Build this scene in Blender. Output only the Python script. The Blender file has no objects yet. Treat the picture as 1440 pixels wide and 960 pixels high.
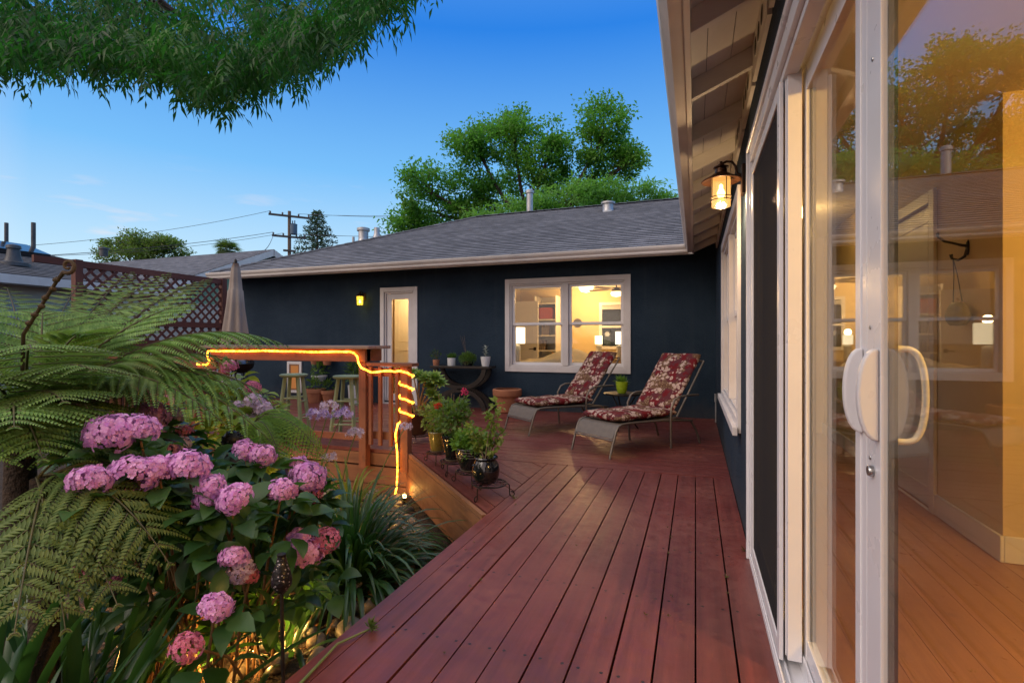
import bpy, math, random
import numpy as np
from mathutils import Vector, Matrix
random.seed(7); RNG = np.random.default_rng(7)
SC = bpy.context.scene
COL = SC.collection
PI = math.pi
H = 1.18                       # eye height above the deck
TH = math.radians(19.7)        # camera turned left of the long house wall
ST, CT = math.sin(TH), math.cos(TH)

# ------------------------------------------------------------------ camera, sky, sun, exposure
cam_d = bpy.data.cameras.new('camera'); cam = bpy.data.objects.new('camera', cam_d); COL.objects.link(cam)
cam_d.sensor_width = 36.0; cam_d.lens = 18.0; cam_d.clip_start = 0.02; cam_d.clip_end = 2000
cam.location = (0, 0, H); cam.rotation_euler = (PI/2, 0, TH)
SC.camera = cam

W = bpy.data.worlds.new('World'); SC.world = W; W.use_nodes = True
nt = W.node_tree; nt.nodes.clear()
def wn(t, **k):
    n = nt.nodes.new(t)
    for a, b in k.items(): setattr(n, a, b)
    return n
tc = wn('ShaderNodeTexCoord'); sep = wn('ShaderNodeSeparateXYZ'); nt.links.new(tc.outputs['Generated'], sep.inputs[0])
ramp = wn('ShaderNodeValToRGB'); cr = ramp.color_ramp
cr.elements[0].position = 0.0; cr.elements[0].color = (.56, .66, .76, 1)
cr.elements[1].position = 1.0; cr.elements[1].color = (.90, .92, 1.02, 1)  # bright zenith above the view, added as fill light for the scene
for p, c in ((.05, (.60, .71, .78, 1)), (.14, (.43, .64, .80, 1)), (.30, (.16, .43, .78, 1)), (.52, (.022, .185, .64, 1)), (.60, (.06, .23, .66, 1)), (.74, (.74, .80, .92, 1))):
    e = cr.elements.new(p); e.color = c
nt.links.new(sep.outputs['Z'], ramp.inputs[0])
# dusk afterglow: the side behind the photographer is paler and warmer than the blue side ahead
dot = wn('ShaderNodeVectorMath', operation='DOT_PRODUCT'); dot.inputs[1].default_value = (-.55, -.83, .05)
nt.links.new(tc.outputs['Generated'], dot.inputs[0])
mr = wn('ShaderNodeMapRange'); mr.inputs['From Min'].default_value = .12; mr.inputs['From Max'].default_value = .85
nt.links.new(dot.outputs['Value'], mr.inputs['Value'])
mx = wn('ShaderNodeMix', data_type='RGBA'); mx.inputs['B'].default_value = (1.25, 1.0, .86, 1)
nt.links.new(mr.outputs['Result'], mx.inputs['Factor']); nt.links.new(ramp.outputs['Color'], mx.inputs['A'])
# a few small pink clouds low in the west
mp = wn('ShaderNodeMapping'); mp.inputs['Scale'].default_value = (5, 5, 26); nt.links.new(tc.outputs['Generated'], mp.inputs['Vector'])
ns = wn('ShaderNodeTexNoise'); ns.inputs['Scale'].default_value = 1.6; ns.inputs['Detail'].default_value = 6
nt.links.new(mp.outputs[0], ns.inputs['Vector'])
m1 = wn('ShaderNodeMapRange'); m1.inputs['From Min'].default_value = .60; m1.inputs['From Max'].default_value = .74
nt.links.new(ns.outputs['Fac'], m1.inputs['Value'])
m2 = wn('ShaderNodeMapRange'); m2.inputs['From Min'].default_value = .30; m2.inputs['From Max'].default_value = .12
nt.links.new(sep.outputs['Z'], m2.inputs['Value'])
mm = wn('ShaderNodeMath', operation='MULTIPLY'); nt.links.new(m1.outputs[0], mm.inputs[0]); nt.links.new(m2.outputs[0], mm.inputs[1])
mk = wn('ShaderNodeMath', operation='MULTIPLY'); mk.inputs[1].default_value = .55; nt.links.new(mm.outputs[0], mk.inputs[0])
mx2 = wn('ShaderNodeMix', data_type='RGBA'); mx2.inputs['B'].default_value = (.80, .66, .64, 1)
nt.links.new(mk.outputs[0], mx2.inputs['Factor']); nt.links.new(mx.outputs['Result'], mx2.inputs['A'])
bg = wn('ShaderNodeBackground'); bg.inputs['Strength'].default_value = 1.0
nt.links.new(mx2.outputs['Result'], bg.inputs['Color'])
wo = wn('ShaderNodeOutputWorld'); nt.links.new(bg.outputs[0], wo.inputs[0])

sun_d = bpy.data.lights.new('sun', 'SUN'); sun_d.energy = .9; sun_d.angle = math.radians(35); sun_d.color = (1.0, .86, .76)
sun = bpy.data.objects.new('sun', sun_d); COL.objects.link(sun)
sun.rotation_euler = Vector((.50, .62, -.60)).to_track_quat('-Z', 'Y').to_euler()   # last glow, from behind on the left

vs = SC.view_settings; vs.view_transform = 'Standard'; vs.look = 'None'; vs.exposure = 0.32; vs.gamma = 1.0
vs.use_curve_mapping = False
cy = SC.cycles
cy.max_bounces = 8; cy.diffuse_bounces = 3; cy.glossy_bounces = 4; cy.transmission_bounces = 4; cy.transparent_max_bounces = 16
cy.caustics_reflective = False; cy.caustics_refractive = False
cy.sample_clamp_indirect = 6.0
cy.use_denoising = True

# ------------------------------------------------------------------ measuring from the photograph
def P(u, v, d):
    """world point seen at photo pixel (u,v) at depth d in metres"""
    x = (u-720)*d/720; z = H-(v-480)*d/720
    return Vector((-ST*d+CT*x, CT*d+ST*x, z))
def G(u, v, z=0.0):
    return P(u, v, 720*(H-z)/(v-480))

# ------------------------------------------------------------------ mesh helpers
class MB:
    def __init__(s): s.v = []; s.f = []; s.uv = {}
    def add(s, vs, fs, uvs=None):
        b = len(s.v); s.v += [tuple(p) for p in vs]
        for i, f in enumerate(fs):
            if uvs is not None: s.uv[len(s.f)] = uvs[i]
            s.f.append(tuple(b+k for k in f))
    def box(s, x0, x1, y0, y1, z0, z1, M=None):
        vs = [Vector(p) for p in ((x0,y0,z0),(x1,y0,z0),(x1,y1,z0),(x0,y1,z0),(x0,y0,z1),(x1,y0,z1),(x1,y1,z1),(x0,y1,z1))]
        if M is not None: vs = [M@p for p in vs]
        s.add(vs, [(0,3,2,1),(4,5,6,7),(0,1,5,4),(1,2,6,5),(2,3,7,6),(3,0,4,7)])
    def bar(s, a, b, w, h, up=(0,0,1)):
        a = Vector(a); b = Vector(b); d = (b-a); L = d.length; d = d/L
        u = Vector(up); sx = d.cross(u)
        if sx.length < 1e-4: sx = d.cross(Vector((0,1,0)))
        sx.normalize(); u = sx.cross(d)
        M = Matrix((( sx.x, d.x, u.x, a.x),(sx.y, d.y, u.y, a.y),(sx.z, d.z, u.z, a.z),(0,0,0,1)))
        s.box(-w/2, w/2, 0, L, -h/2, h/2, M)
    def tube(s, pts, r, n=8, cap=True, closed=False):
        pts = [Vector(p) for p in pts]; m = len(pts)
        rs = list(r) if hasattr(r, '__len__') else [r]*m
        vs = []; prev = None
        for i, p in enumerate(pts):
            if closed: t = pts[(i+1) % m]-pts[i-1]
            else: t = pts[min(i+1, m-1)]-pts[max(i-1, 0)]
            if t.length < 1e-9: t = Vector((0,0,1))
            t.normalize()
            if prev is None:
                q = Vector((0,0,1)) if abs(t.z) < .9 else Vector((1,0,0))
                a = (q-t*q.dot(t)).normalized()
            else:
                a = prev-t*prev.dot(t)
                a = a.normalized() if a.length > 1e-6 else t.orthogonal().normalized()
            prev = a; b = t.cross(a)
            vs += [p+(a*math.cos(2*PI*k/n)+b*math.sin(2*PI*k/n))*rs[i] for k in range(n)]
        fs = []
        for i in range(m if closed else m-1):
            j = (i+1) % m
            for k in range(n):
                k2 = (k+1) % n
                fs.append((i*n+k, i*n+k2, j*n+k2, j*n+k))
        if cap and not closed:
            fs.append(tuple(range(n-1, -1, -1))); fs.append(tuple((m-1)*n+k for k in range(n)))
        s.add(vs, fs)
    def lathe(s, prof, n=24, o=(0,0,0), M=None, cap=True):
        o = Vector(o); vs = []; m = len(prof)
        for r, z in prof:
            for k in range(n):
                p = Vector((r*math.cos(2*PI*k/n), r*math.sin(2*PI*k/n), z))
                if M is not None: p = M@p
                vs.append(p+o)
        fs = [(i*n+k, i*n+(k+1) % n, (i+1)*n+(k+1) % n, (i+1)*n+k) for i in range(m-1) for k in range(n)]
        if cap:
            if prof[0][0] > 1e-5: fs.append(tuple(range(n-1, -1, -1)))
            if prof[-1][0] > 1e-5: fs.append(tuple((m-1)*n+k for k in range(n)))
        s.add(vs, fs)
    def prism(s, poly, d0, d1):
        """closed polygon (list of 3D points) swept from offset d0 to d1 (vectors)"""
        n = len(poly); d0 = Vector(d0); d1 = Vector(d1)
        vs = [Vector(p)+d0 for p in poly]+[Vector(p)+d1 for p in poly]
        s.add(vs, [tuple(range(n-1, -1, -1)), tuple(range(n, 2*n))]+[(k, (k+1) % n, n+(k+1) % n, n+k) for k in range(n)])
    def ribbon(s, pts, ws, side, fold=0.0, up=(0,0,1)):
        """leaf blade along pts, half-folded along its midrib"""
        vs = []; up = Vector(up)
        for i, p in enumerate(pts):
            p = Vector(p); t = Vector(pts[min(i+1, len(pts)-1)])-Vector(pts[max(i-1, 0)])
            t.normalize(); sd = Vector(side); sd = (sd-t*sd.dot(t)); sd.normalize(); nrm = sd.cross(t)
            w = ws[i]/2
            vs += [p+sd*w+nrm*fold*w, p, p-sd*w+nrm*fold*w]
        fs = []
        for i in range(len(pts)-1):
            a = i*3; b = a+3
            fs += [(a, a+1, b+1, b), (a+1, a+2, b+2, b+1)]
        s.add(vs, fs)
    def build(s, name, mat, parent=None, smooth=False, bevel=0.0, world=False, seg=2):
        off = Vector((0,0,0)); q = parent
        if world:
            while q is not None: off += q.location; q = q.parent
        me = bpy.data.meshes.new(name)
        me.from_pydata([tuple(Vector(p)-off) for p in s.v] if world else s.v, [], s.f)
        if s.uv:
            lay = me.uv_layers.new(name='UVMap'); i = 0
            for fi, f in enumerate(s.f):
                u = s.uv.get(fi)
                for k in range(len(f)):
                    if u: lay.data[i].uv = u[k]
                    i += 1
        if smooth is True: me.polygons.foreach_set('use_smooth', [True]*len(me.polygons))
        me.materials.append(mat); me.update()
        o = bpy.data.objects.new(name, me); COL.objects.link(o)
        if parent is not None: o.parent = parent
        if smooth == 'auto':
            me.polygons.foreach_set('use_smooth', [True]*len(me.polygons))
            m = o.modifiers.new('edges', 'EDGE_SPLIT'); m.split_angle = math.radians(38)
        if bevel:
            b = o.modifiers.new('bevel', 'BEVEL'); b.width = bevel; b.segments = seg; b.limit_method = 'ANGLE'; b.angle_limit = math.radians(40)
        return o

def np_mesh(name, verts, faces, mat, parent=None, smooth=False):
    """fast mesh from arrays: verts (n,3), faces (m,k)"""
    me = bpy.data.meshes.new(name); n = len(verts); m, k = faces.shape
    if parent is not None:
        off = Vector((0,0,0)); q = parent
        while q is not None: off += q.location; q = q.parent
        verts = verts-np.array(off)
    me.vertices.add(n); me.vertices.foreach_set('co', np.ascontiguousarray(verts, dtype=np.float32).ravel())
    me.loops.add(m*k); me.loops.foreach_set('vertex_index', np.ascontiguousarray(faces, dtype=np.int32).ravel())
    me.polygons.add(m); me.polygons.foreach_set('loop_start', np.arange(0, m*k, k, dtype=np.int32))
    me.update(calc_edges=True); me.validate()
    me.materials.append(mat)
    if smooth: me.polygons.foreach_set('use_smooth', [True]*m)
    o = bpy.data.objects.new(name, me); COL.objects.link(o)
    if parent is not None: o.parent = parent
    return o
def unit(a): return a/np.maximum(np.linalg.norm(a, axis=-1, keepdims=True), 1e-9)
def leaf_arrays(Pb, D, N, L, Wd, bend=.12):
    """n small leaves, each a kite folded along its midrib (2 quads, 6 verts)"""
    D = unit(D); S = unit(np.cross(D, N)); U = np.cross(S, D)
    L = np.broadcast_to(np.asarray(L, float), (len(Pb),))[:, None]; Wd = np.broadcast_to(np.asarray(Wd, float), (len(Pb),))[:, None]
    v = np.stack([Pb, Pb+D*L*.45+S*Wd*.5+U*Wd*.18, Pb+D*L*.5-U*L*.02, Pb+D*L*.45-S*Wd*.5+U*Wd*.18, Pb+D*L-U*L*bend], 1)
    n = len(Pb); b = np.arange(n)[:, None]*5
    f = np.stack([b+np.array([[0, 1, 4, 2]]), b+np.array([[0, 2, 4, 3]])], 1).reshape(-1, 4)
    return v.reshape(-1, 3), f
def join(parts):
    vs = []; fs = []; b = 0
    for v, f in parts: vs.append(v); fs.append(f+b); b += len(v)
    return np.concatenate(vs), np.concatenate(fs)
def rand_dirs(n): return unit(RNG.normal(size=(n, 3)))

def thing(name, label, cat, loc=(0,0,0), rz=0.0, group=None):
    o = bpy.data.objects.new(name, None); COL.objects.link(o); o.empty_display_size = .1
    o.location = loc; o.rotation_euler = (0, 0, rz); o['label'] = label; o['category'] = cat
    if group: o['group'] = group
    return o
def tag(o, label, cat, group=None):
    o['label'] = label; o['category'] = cat
    if group: o['group'] = group
    return o
def struct(o): o['kind'] = 'structure'; return o
def kids(o): return [c for c in bpy.data.objects if c.parent is o]
def copy_tree(o, parent=None):
    c = o.copy(); COL.objects.link(c)
    if parent is not None: c.parent = parent
    for ch in kids(o): copy_tree(ch, c)
    return c
def recentre(o):
    """put a one-mesh thing's origin at the middle of its base"""
    vs = np.array([v.co[:] for v in o.data.vertices]); c = (vs.min(0)+vs.max(0))/2; c[2] = vs[:, 2].min()
    o.data.transform(Matrix.Translation(-Vector(c))); o.location = Vector(o.location)+Vector(c); return o

# ------------------------------------------------------------------ materials
MATS = {}
def new_mat(name):
    m = bpy.data.materials.new(name); m.use_nodes = True; m.node_tree.nodes.clear(); return m, m.node_tree
def N_(t, typ, **k):
    n = t.nodes.new(typ)
    for a, b in k.items():
        if a in n.inputs: n.inputs[a].default_value = b
        else: setattr(n, a, b)
    return n
def c4(c): return (c[0], c[1], c[2], 1.0)
def noise(t, vec, scale, detail=4, rough=.55, mapscale=None):
    if mapscale is not None:
        mp = N_(t, 'ShaderNodeMapping'); mp.inputs['Scale'].default_value = mapscale; t.links.new(vec, mp.inputs['Vector']); vec = mp.outputs[0]
    n = N_(t, 'ShaderNodeTexNoise'); n.inputs['Scale'].default_value = scale; n.inputs['Detail'].default_value = detail; n.inputs['Roughness'].default_value = rough
    t.links.new(vec, n.inputs['Vector']); return n.outputs['Fac']
def maprange(t, val, a, b, c=0.0, d=1.0):
    n = N_(t, 'ShaderNodeMapRange'); n.inputs['From Min'].default_value = a; n.inputs['From Max'].default_value = b
    n.inputs['To Min'].default_value = c; n.inputs['To Max'].default_value = d
    t.links.new(val, n.inputs['Value']); return n.outputs['Result']
def mixc(t, fac, a, b, mode='MIX'):
    n = N_(t, 'ShaderNodeMix', data_type='RGBA', blend_type=mode)
    for s, x in (('Factor', fac), ('A', a), ('B', b)):
        if hasattr(x, 'is_output'): t.links.new(x, n.inputs[s])
        else: n.inputs[s].default_value = c4(x) if s != 'Factor' else x
    return n.outputs['Result']
def math_(t, op, a, b=None):
    n = N_(t, 'ShaderNodeMath', operation=op)
    for i, x in enumerate((a, b)):
        if x is None: continue
        if hasattr(x, 'is_output'): t.links.new(x, n.inputs[i])
        else: n.inputs[i].default_value = x
    return n.outputs[0]
def finish(t, color, rough=.6, metal=0.0, bump=None, bstr=.3, bdist=.01, spec=.5, coat=0.0):
    b = N_(t, 'ShaderNodeBsdfPrincipled'); o = N_(t, 'ShaderNodeOutputMaterial')
    for s, x in (('Base Color', color), ('Roughness', rough), ('Metallic', metal), ('Specular IOR Level', spec), ('Coat Weight', coat)):
        if hasattr(x, 'is_output'): t.links.new(x, b.inputs[s])
        else: b.inputs[s].default_value = c4(x) if s == 'Base Color' else x
    if bump is not None:
        bp = N_(t, 'ShaderNodeBump'); bp.inputs['Strength'].default_value = bstr; bp.inputs['Distance'].default_value = bdist
        t.links.new(bump, bp.inputs['Height']); t.links.new(bp.outputs[0], b.inputs['Normal'])
    t.links.new(b.outputs[0], o.inputs[0]); return b
def mat(name, c1, c2=None, scale=6.0, rough=.6, metal=0.0, bump=0.0, bscale=80.0, bdist=.004, spec=.5, coat=0.0, mapscale=None, lo=.35, hi=.65):
    """two-tone mottled material with a fine bump"""
    if name in MATS: return MATS[name]
    m, t = new_mat(name); tcn = N_(t, 'ShaderNodeTexCoord').outputs['Object']
    col = c1
    if c2 is not None: col = mixc(t, maprange(t, noise(t, tcn, scale, 5, .6, mapscale), lo, hi), c1, c2)
    bm = noise(t, tcn, bscale, 3, .6) if bump else None
    rr = maprange(t, noise(t, tcn, scale*2.3, 3), .3, .7, max(rough-.08, .02), min(rough+.08, 1))
    finish(t, col, rr, metal, bm, bump, bdist, spec, coat); MATS[name] = m; return m
def leaf_mat(name, dark, light, trans=(.25, .45, .05), tfac=.3, rough=.5, hue_noise=1.5, third=None, spec=.35):
    m, t = new_mat(name)
    rnd = N_(t, 'ShaderNodeNewGeometry').outputs['Random Per Island']
    tcn = N_(t, 'ShaderNodeTexCoord').outputs['Object']
    a = mixc(t, maprange(t, rnd, 0, 1), dark, light)
    if third is not None: a = mixc(t, maprange(t, noise(t, tcn, hue_noise, 2), .5, .72), a, third)
    b = N_(t, 'ShaderNodeBsdfPrincipled'); t.links.new(a, b.inputs['Base Color']); b.inputs['Roughness'].default_value = rough
    b.inputs['Specular IOR Level'].default_value = spec
    tr = N_(t, 'ShaderNodeBsdfTranslucent'); tr.inputs['Color'].default_value = c4(trans)
    mx = N_(t, 'ShaderNodeMixShader'); mx.inputs[0].default_value = tfac
    t.links.new(b.outputs[0], mx.inputs[1]); t.links.new(tr.outputs[0], mx.inputs[2])
    o = N_(t, 'ShaderNodeOutputMaterial'); t.links.new(mx.outputs[0], o.inputs[0]); MATS[name] = m; return m
def glow(name, color, strength):
    m, t = new_mat(name); e = N_(t, 'ShaderNodeEmission'); e.inputs['Color'].default_value = c4(color); e.inputs['Strength'].default_value = strength
    o = N_(t, 'ShaderNodeOutputMaterial'); t.links.new(e.outputs[0], o.inputs[0]); return m
def glass_mat(name, ior=1.5, tint=(1,1,1), rough=0.0):
    """thin clear sheet: Fresnel mirror over straight-through transmission"""
    m, t = new_mat(name); fr = N_(t, 'ShaderNodeFresnel'); bf = N_(t, 'ShaderNodeNewGeometry').outputs['Backfacing']
    t.links.new(maprange(t, bf, 0, 1, ior, 1/ior), fr.inputs['IOR'])     # same mirror strength on both faces of the sheet
    tr = N_(t, 'ShaderNodeBsdfTransparent'); tr.inputs['Color'].default_value = c4(tint)
    gl = N_(t, 'ShaderNodeBsdfGlossy'); gl.inputs['Roughness'].default_value = rough
    mx = N_(t, 'ShaderNodeMixShader'); t.links.new(fr.outputs[0], mx.inputs[0]); t.links.new(tr.outputs[0], mx.inputs[1]); t.links.new(gl.outputs[0], mx.inputs[2])
    o = N_(t, 'ShaderNodeOutputMaterial'); t.links.new(mx.outputs[0], o.inputs[0]); return m

def wood_mat(name, base, dark, worn, rough=.5, pitch=.61, nails=True, knots=False, sheen=.5):
    """boards with UV in metres: u along the board, v across it; v carries a per-board offset of 10 m"""
    m, t = new_mat(name); uv = N_(t, 'ShaderNodeUVMap').outputs[0]
    sx = N_(t, 'ShaderNodeSeparateXYZ'); t.links.new(uv, sx.inputs[0]); u, v = sx.outputs[0], sx.outputs[1]
    obj = N_(t, 'ShaderNodeTexCoord').outputs['Object']
    bid = math_(t, 'FLOOR', math_(t, 'DIVIDE', math_(t, 'ADD', v, 5.0), 10.0))
    wn_ = N_(t, 'ShaderNodeTexWhiteNoise', noise_dimensions='1D'); t.links.new(bid, wn_.inputs['W'])
    grain = noise(t, uv, 1.0, 6, .6, (3.0, 90.0, 1)); streak = noise(t, uv, 1.0, 4, .55, (.9, 22.0, 1))
    patch = noise(t, obj, 1.1, 5, .6); fine = noise(t, obj, 14, 5, .7)
    c = mixc(t, maprange(t, streak, .3, .72), base, dark)
    c = mixc(t, maprange(t, wn_.outputs['Value'], 0, 1, 0, .40), c, dark)
    c = mixc(t, maprange(t, grain, .5, .75, 0, .35), c, tuple(x*.45 for x in dark))
    wearf = math_(t, 'MULTIPLY', maprange(t, patch, .42, .64), maprange(t, fine, .35, .65, .25, 1.0))
    c = mixc(t, math_(t, 'MULTIPLY', wearf, .55), c, worn)
    spots = maprange(t, noise(t, obj, 5.5, 3, .5), .68, .76, 0, .32); c = mixc(t, spots, c, tuple(x*.3 for x in dark))
    hgt = math_(t, 'ADD', math_(t, 'MULTIPLY', grain, .6), math_(t, 'MULTIPLY', fine, .4))
    if nails:
        lv = math_(t, 'SUBTRACT', v, math_(t, 'MULTIPLY', bid, 10.0))
        du = math_(t, 'SUBTRACT', u, math_(t, 'MULTIPLY', math_(t, 'ROUND', math_(t, 'DIVIDE', math_(t, 'ADD', u, math_(t,'MULTIPLY', lv, .25)), pitch)), pitch))
        dv = math_(t, 'SUBTRACT', math_(t, 'ABSOLUTE', lv), .042)
        rr = math_(t, 'SQRT', math_(t, 'ADD', math_(t, 'POWER', math_(t,'ABSOLUTE',du), 2.0), math_(t, 'POWER', math_(t,'ABSOLUTE',dv), 2.0)))
        nf = maprange(t, rr, .0052, .0076, 1.0, 0.0)
        c = mixc(t, nf, c, (.012, .008, .008)); hgt = math_(t, 'SUBTRACT', hgt, nf)
    rg = maprange(t, fine, .3, .7, rough-.1, rough+.14)
    finish(t, c, rg, 0, hgt, .35, .0025, sheen); MATS[name] = m; return m

def shingle_mat(name, c1, c2):
    m, t = new_mat(name); uv = N_(t, 'ShaderNodeUVMap').outputs[0]; obj = N_(t, 'ShaderNodeTexCoord').outputs['Object']
    br = N_(t, 'ShaderNodeTexBrick'); br.offset = .37; br.squash = 1.0
    br.inputs['Scale'].default_value = 1.0; br.inputs['Brick Width'].default_value = .21; br.inputs['Row Height'].default_value = .14
    br.inputs['Mortar Size'].default_value = .004; br.inputs['Color1'].default_value = c4(c1); br.inputs['Color2'].default_value = c4(c2)
    br.inputs['Mortar'].default_value = c4(tuple(x*.35 for x in c1)); br.inputs['Bias'].default_value = -.1
    t.links.new(uv, br.inputs['Vector'])
    g = noise(t, obj, 160, 2); p = noise(t, obj, .8, 4); g2 = noise(t, uv, 1.0, 3, .6, (3.5, 7.1, 1))
    c = mixc(t, maprange(t, g, .3, .7, .0, .45), br.outputs['Color'], c2); c = mixc(t, maprange(t, p, .4, .7, 0, .35), c, tuple(x*.6 for x in c1))
    c = mixc(t, maprange(t, g2, .5, .68, 0, .5), c, tuple(x*1.5 for x in c2))
    finish(t, c, .85, 0, g, .4, .003, .3); MATS[name] = m; return m

def stucco():
    m, t = new_mat('navy_stucco'); obj = N_(t, 'ShaderNodeTexCoord').outputs['Object']; sp = N_(t, 'ShaderNodeSeparateXYZ'); t.links.new(obj, sp.inputs[0]); z = sp.outputs[2]
    c = mixc(t, maprange(t, noise(t, obj, 1.1, 6, .65), .35, .65), (.012, .027, .050), (.023, .043, .070))
    c = mixc(t, maprange(t, noise(t, obj, 55, 3, .7), .45, .75, 0, .5), c, (.034, .056, .084))           # trowelled grain catching dust
    streak = noise(t, obj, 1.0, 5, .6, (9, 9, .45)); c = mixc(t, maprange(t, streak, .56, .74, 0, .35), c, (.040, .058, .078))
    dirt = math_(t, 'MULTIPLY', maprange(t, math_(t, 'ADD', z, math_(t, 'MULTIPLY', noise(t, obj, 4.0, 5), .5)), .50, .25), maprange(t, noise(t, obj, 17, 4), .3, .7, .3, 1.0))
    c = mixc(t, math_(t, 'MULTIPLY', dirt, .55), c, (.075, .060, .052))
    h = math_(t, 'ADD', noise(t, obj, 60, 4, .65), math_(t, 'MULTIPLY', noise(t, obj, 9, 3), .6)); finish(t, c, .88, 0, h, 1.0, .014, .25); MATS['navy_stucco'] = m; return m
stucco_m = stucco()
white_trim = mat('white_trim_paint', (.66, .64, .65), (.58, .56, .57), 3.0, .45, bump=.08, bscale=60)
vinyl = mat('white_vinyl', (.74, .74, .77), (.70, .70, .73), 4.0, .33)
eave_paint = mat('eave_paint', (.80, .78, .74), (.70, .68, .64), 2.5, .55, bump=.1, bscale=40, mapscale=(1, 1, 4))
gutter_m = mat('gutter_paint', (.72, .69, .67), (.60, .58, .57), 1.8, .4)
dark_hole = mat('vent_hole_dark', (.01, .008, .007), rough=.9)
black_metal = mat('black_metal', (.012, .011, .011), (.03, .024, .02), 30, .45, metal=.6)
grey_pipe = mat('galvanised_pipe', (.30, .31, .33), (.42, .43, .45), 8, .45, metal=.7)
shingles = shingle_mat('grey_shingles', (.085, .093, .115), (.19, .20, .235))
shingles_far = shingle_mat('dark_shingles', (.06, .063, .075), (.11, .115, .13))
deck_m = wood_mat('stained_deck', (.190, .043, .036), (.090, .020, .018), (.245, .095, .075), .40)
fascia_m = wood_mat('redwood_fascia', (.26, .11, .05), (.13, .048, .022), (.33, .18, .10), .6, nails=False)
rail_m = wood_mat('redwood_rail', (.24, .075, .035), (.15, .045, .022), (.28, .12, .07), .5, nails=False)
oak_m = wood_mat('oak_floor', (.40, .20, .085), (.28, .13, .05), (.45, .25, .12), .35, nails=False)
pane_m = glass_mat('window_glass', 1.5)
door_pane_m = glass_mat('door_glass', 1.6, (.97, .98, .96))
# ------------------------------------------------------------------ ground and deck
GZ = -.48                                    # garden level under the deck
BID = [0]
def clip_poly(poly, n, d):
    out = []
    for i in range(len(poly)):
        a = poly[i]; b = poly[(i+1) % len(poly)]
        da = a[0]*n[0]+a[1]*n[1]-d; db = b[0]*n[0]+b[1]*n[1]-d
        if da >= 0: out.append(a)
        if (da >= 0) != (db >= 0):
            s = da/(da-db); out.append((a[0]+(b[0]-a[0])*s, a[1]+(b[1]-a[1])*s))
    return out
def boards(mb, poly, d, pitch, gap, off, z0, z1):
    n = (-d[1], d[0]); pr = [p[0]*n[0]+p[1]*n[1] for p in poly]
    k = math.floor((min(pr)-off)/pitch)
    while off+k*pitch < max(pr):
        lo = off+k*pitch+gap/2+random.uniform(-.0016, .0016); hi = off+(k+1)*pitch-gap/2+random.uniform(-.0016, .0016); k += 1
        q = clip_poly(clip_poly(poly, n, lo), (-n[0], -n[1]), -hi)
        if len(q) < 3: continue
        BID[0] += 1; bid = BID[0]; ph = random.uniform(0, .6) if False else 0.0
        mid = (lo+hi)/2; dz = random.uniform(-.003, .002)
        uvf = lambda p: (p[0]*d[0]+p[1]*d[1]+ph, p[0]*n[0]+p[1]*n[1]-mid+10*bid)
        m = len(q); e = .004
        top = [(p[0], p[1], z1+dz) for p in q]; bot = [(p[0], p[1], z0) for p in q]
        fs = [tuple(range(m)), tuple(range(2*m-1, m-1, -1))]+[(m+i, m+(i+1) % m, (i+1) % m, i) for i in range(m)]
        allp = top+bot
        mb.add(allp, fs, [[uvf(allp[i]) for i in f] for f in fs])
def uvbar(mb, a, b, w, h, up=(0,0,1)):
    """timber with UVs along its length"""
    a = Vector(a); b = Vector(b); d = b-a; L = d.length; d /= L
    u = Vector(up); sx = d.cross(u)
    if sx.length < 1e-4: sx = d.cross(Vector((0,1,0)))
    sx.normalize(); u = sx.cross(d); BID[0] += 1; bid = BID[0]; ph = random.uniform(0, 5)
    vs = []; loc = []
    for z in (-h/2, h/2):
        for x, y in ((-w/2, 0), (w/2, 0), (w/2, L), (-w/2, L)):
            vs.append(a+sx*x+d*y+u*z); loc.append((x, y, z))
    fs = [(0,3,2,1),(4,5,6,7),(0,1,5,4),(1,2,6,5),(2,3,7,6),(3,0,4,7)]
    mb.add(vs, fs, [[(loc[i][1]+ph, loc[i][0]+loc[i][2]*.7+10*bid) for i in f] for f in fs])

gm = mat('garden_soil', (.030, .020, .014), (.055, .036, .024), 9, .95, bump=.9, bscale=30, bdist=.03)
mb = MB(); mb.add([(-400,-400,GZ),(400,-400,GZ),(400,400,GZ),(-400,400,GZ)], [(0,1,2,3)])
struct(mb.build('ground', gm))

DX = -1.344                                  # free edge of the long walkway
mb = MB()
boards(mb, [(DX+.085, -2.2), (.285, -2.2), (.285, 4.775), (DX+.085, 4.775)], (0, 1), .1435, .0085, .0, -.036, 0)
boards(mb, [(DX, -2.2), (DX+.079, -2.2), (DX+.079, 4.775), (DX, 4.775)], (0, 1), 2, .0, -1, -.036, 0)
boards(mb, [(DX-.006, 3.27), (DX-.006, 4.775), (-2.85, 4.775)], (.7071, -.7071), .1435, .007, .02, -.036, 0)
boards(mb, [(-8.2, 4.78), (.285, 4.78), (.285, 8.40), (-8.2, 8.40)], (1, 0), .1435, .0075, 4.78, -.036, 0)
deck = struct(mb.build('deck', deck_m))
mb = MB()                                    # skirting boards round the garden bed
for k, z in enumerate((-.105, -.285, -.435)):
    hh = (.135, .2, .13)[k]
    uvbar(mb, (-8.2, 4.79, z), (-2.86, 4.79, z), .034, hh-.006)
z0s = ((-.036-.19, .185), (-.036-.19-.19, .185))
a = Vector((-2.885, 4.765, 0)); b = Vector((DX-.012, 3.224, 0))
for zc, hh in z0s: uvbar(mb, a+Vector((0,0,zc+.095)), b+Vector((0,0,zc+.095)), .036, hh)
uvbar(mb, a+Vector((0,0,-.018)), b+Vector((0,0,-.018)), .034, .034)
for zc in (-.13, -.32): uvbar(mb, (DX+.017, 3.2, zc), (DX+.017, -2.2, zc), .034, .18)
mb.build('deck_skirt', fascia_m, deck)
mb = MB()
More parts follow.
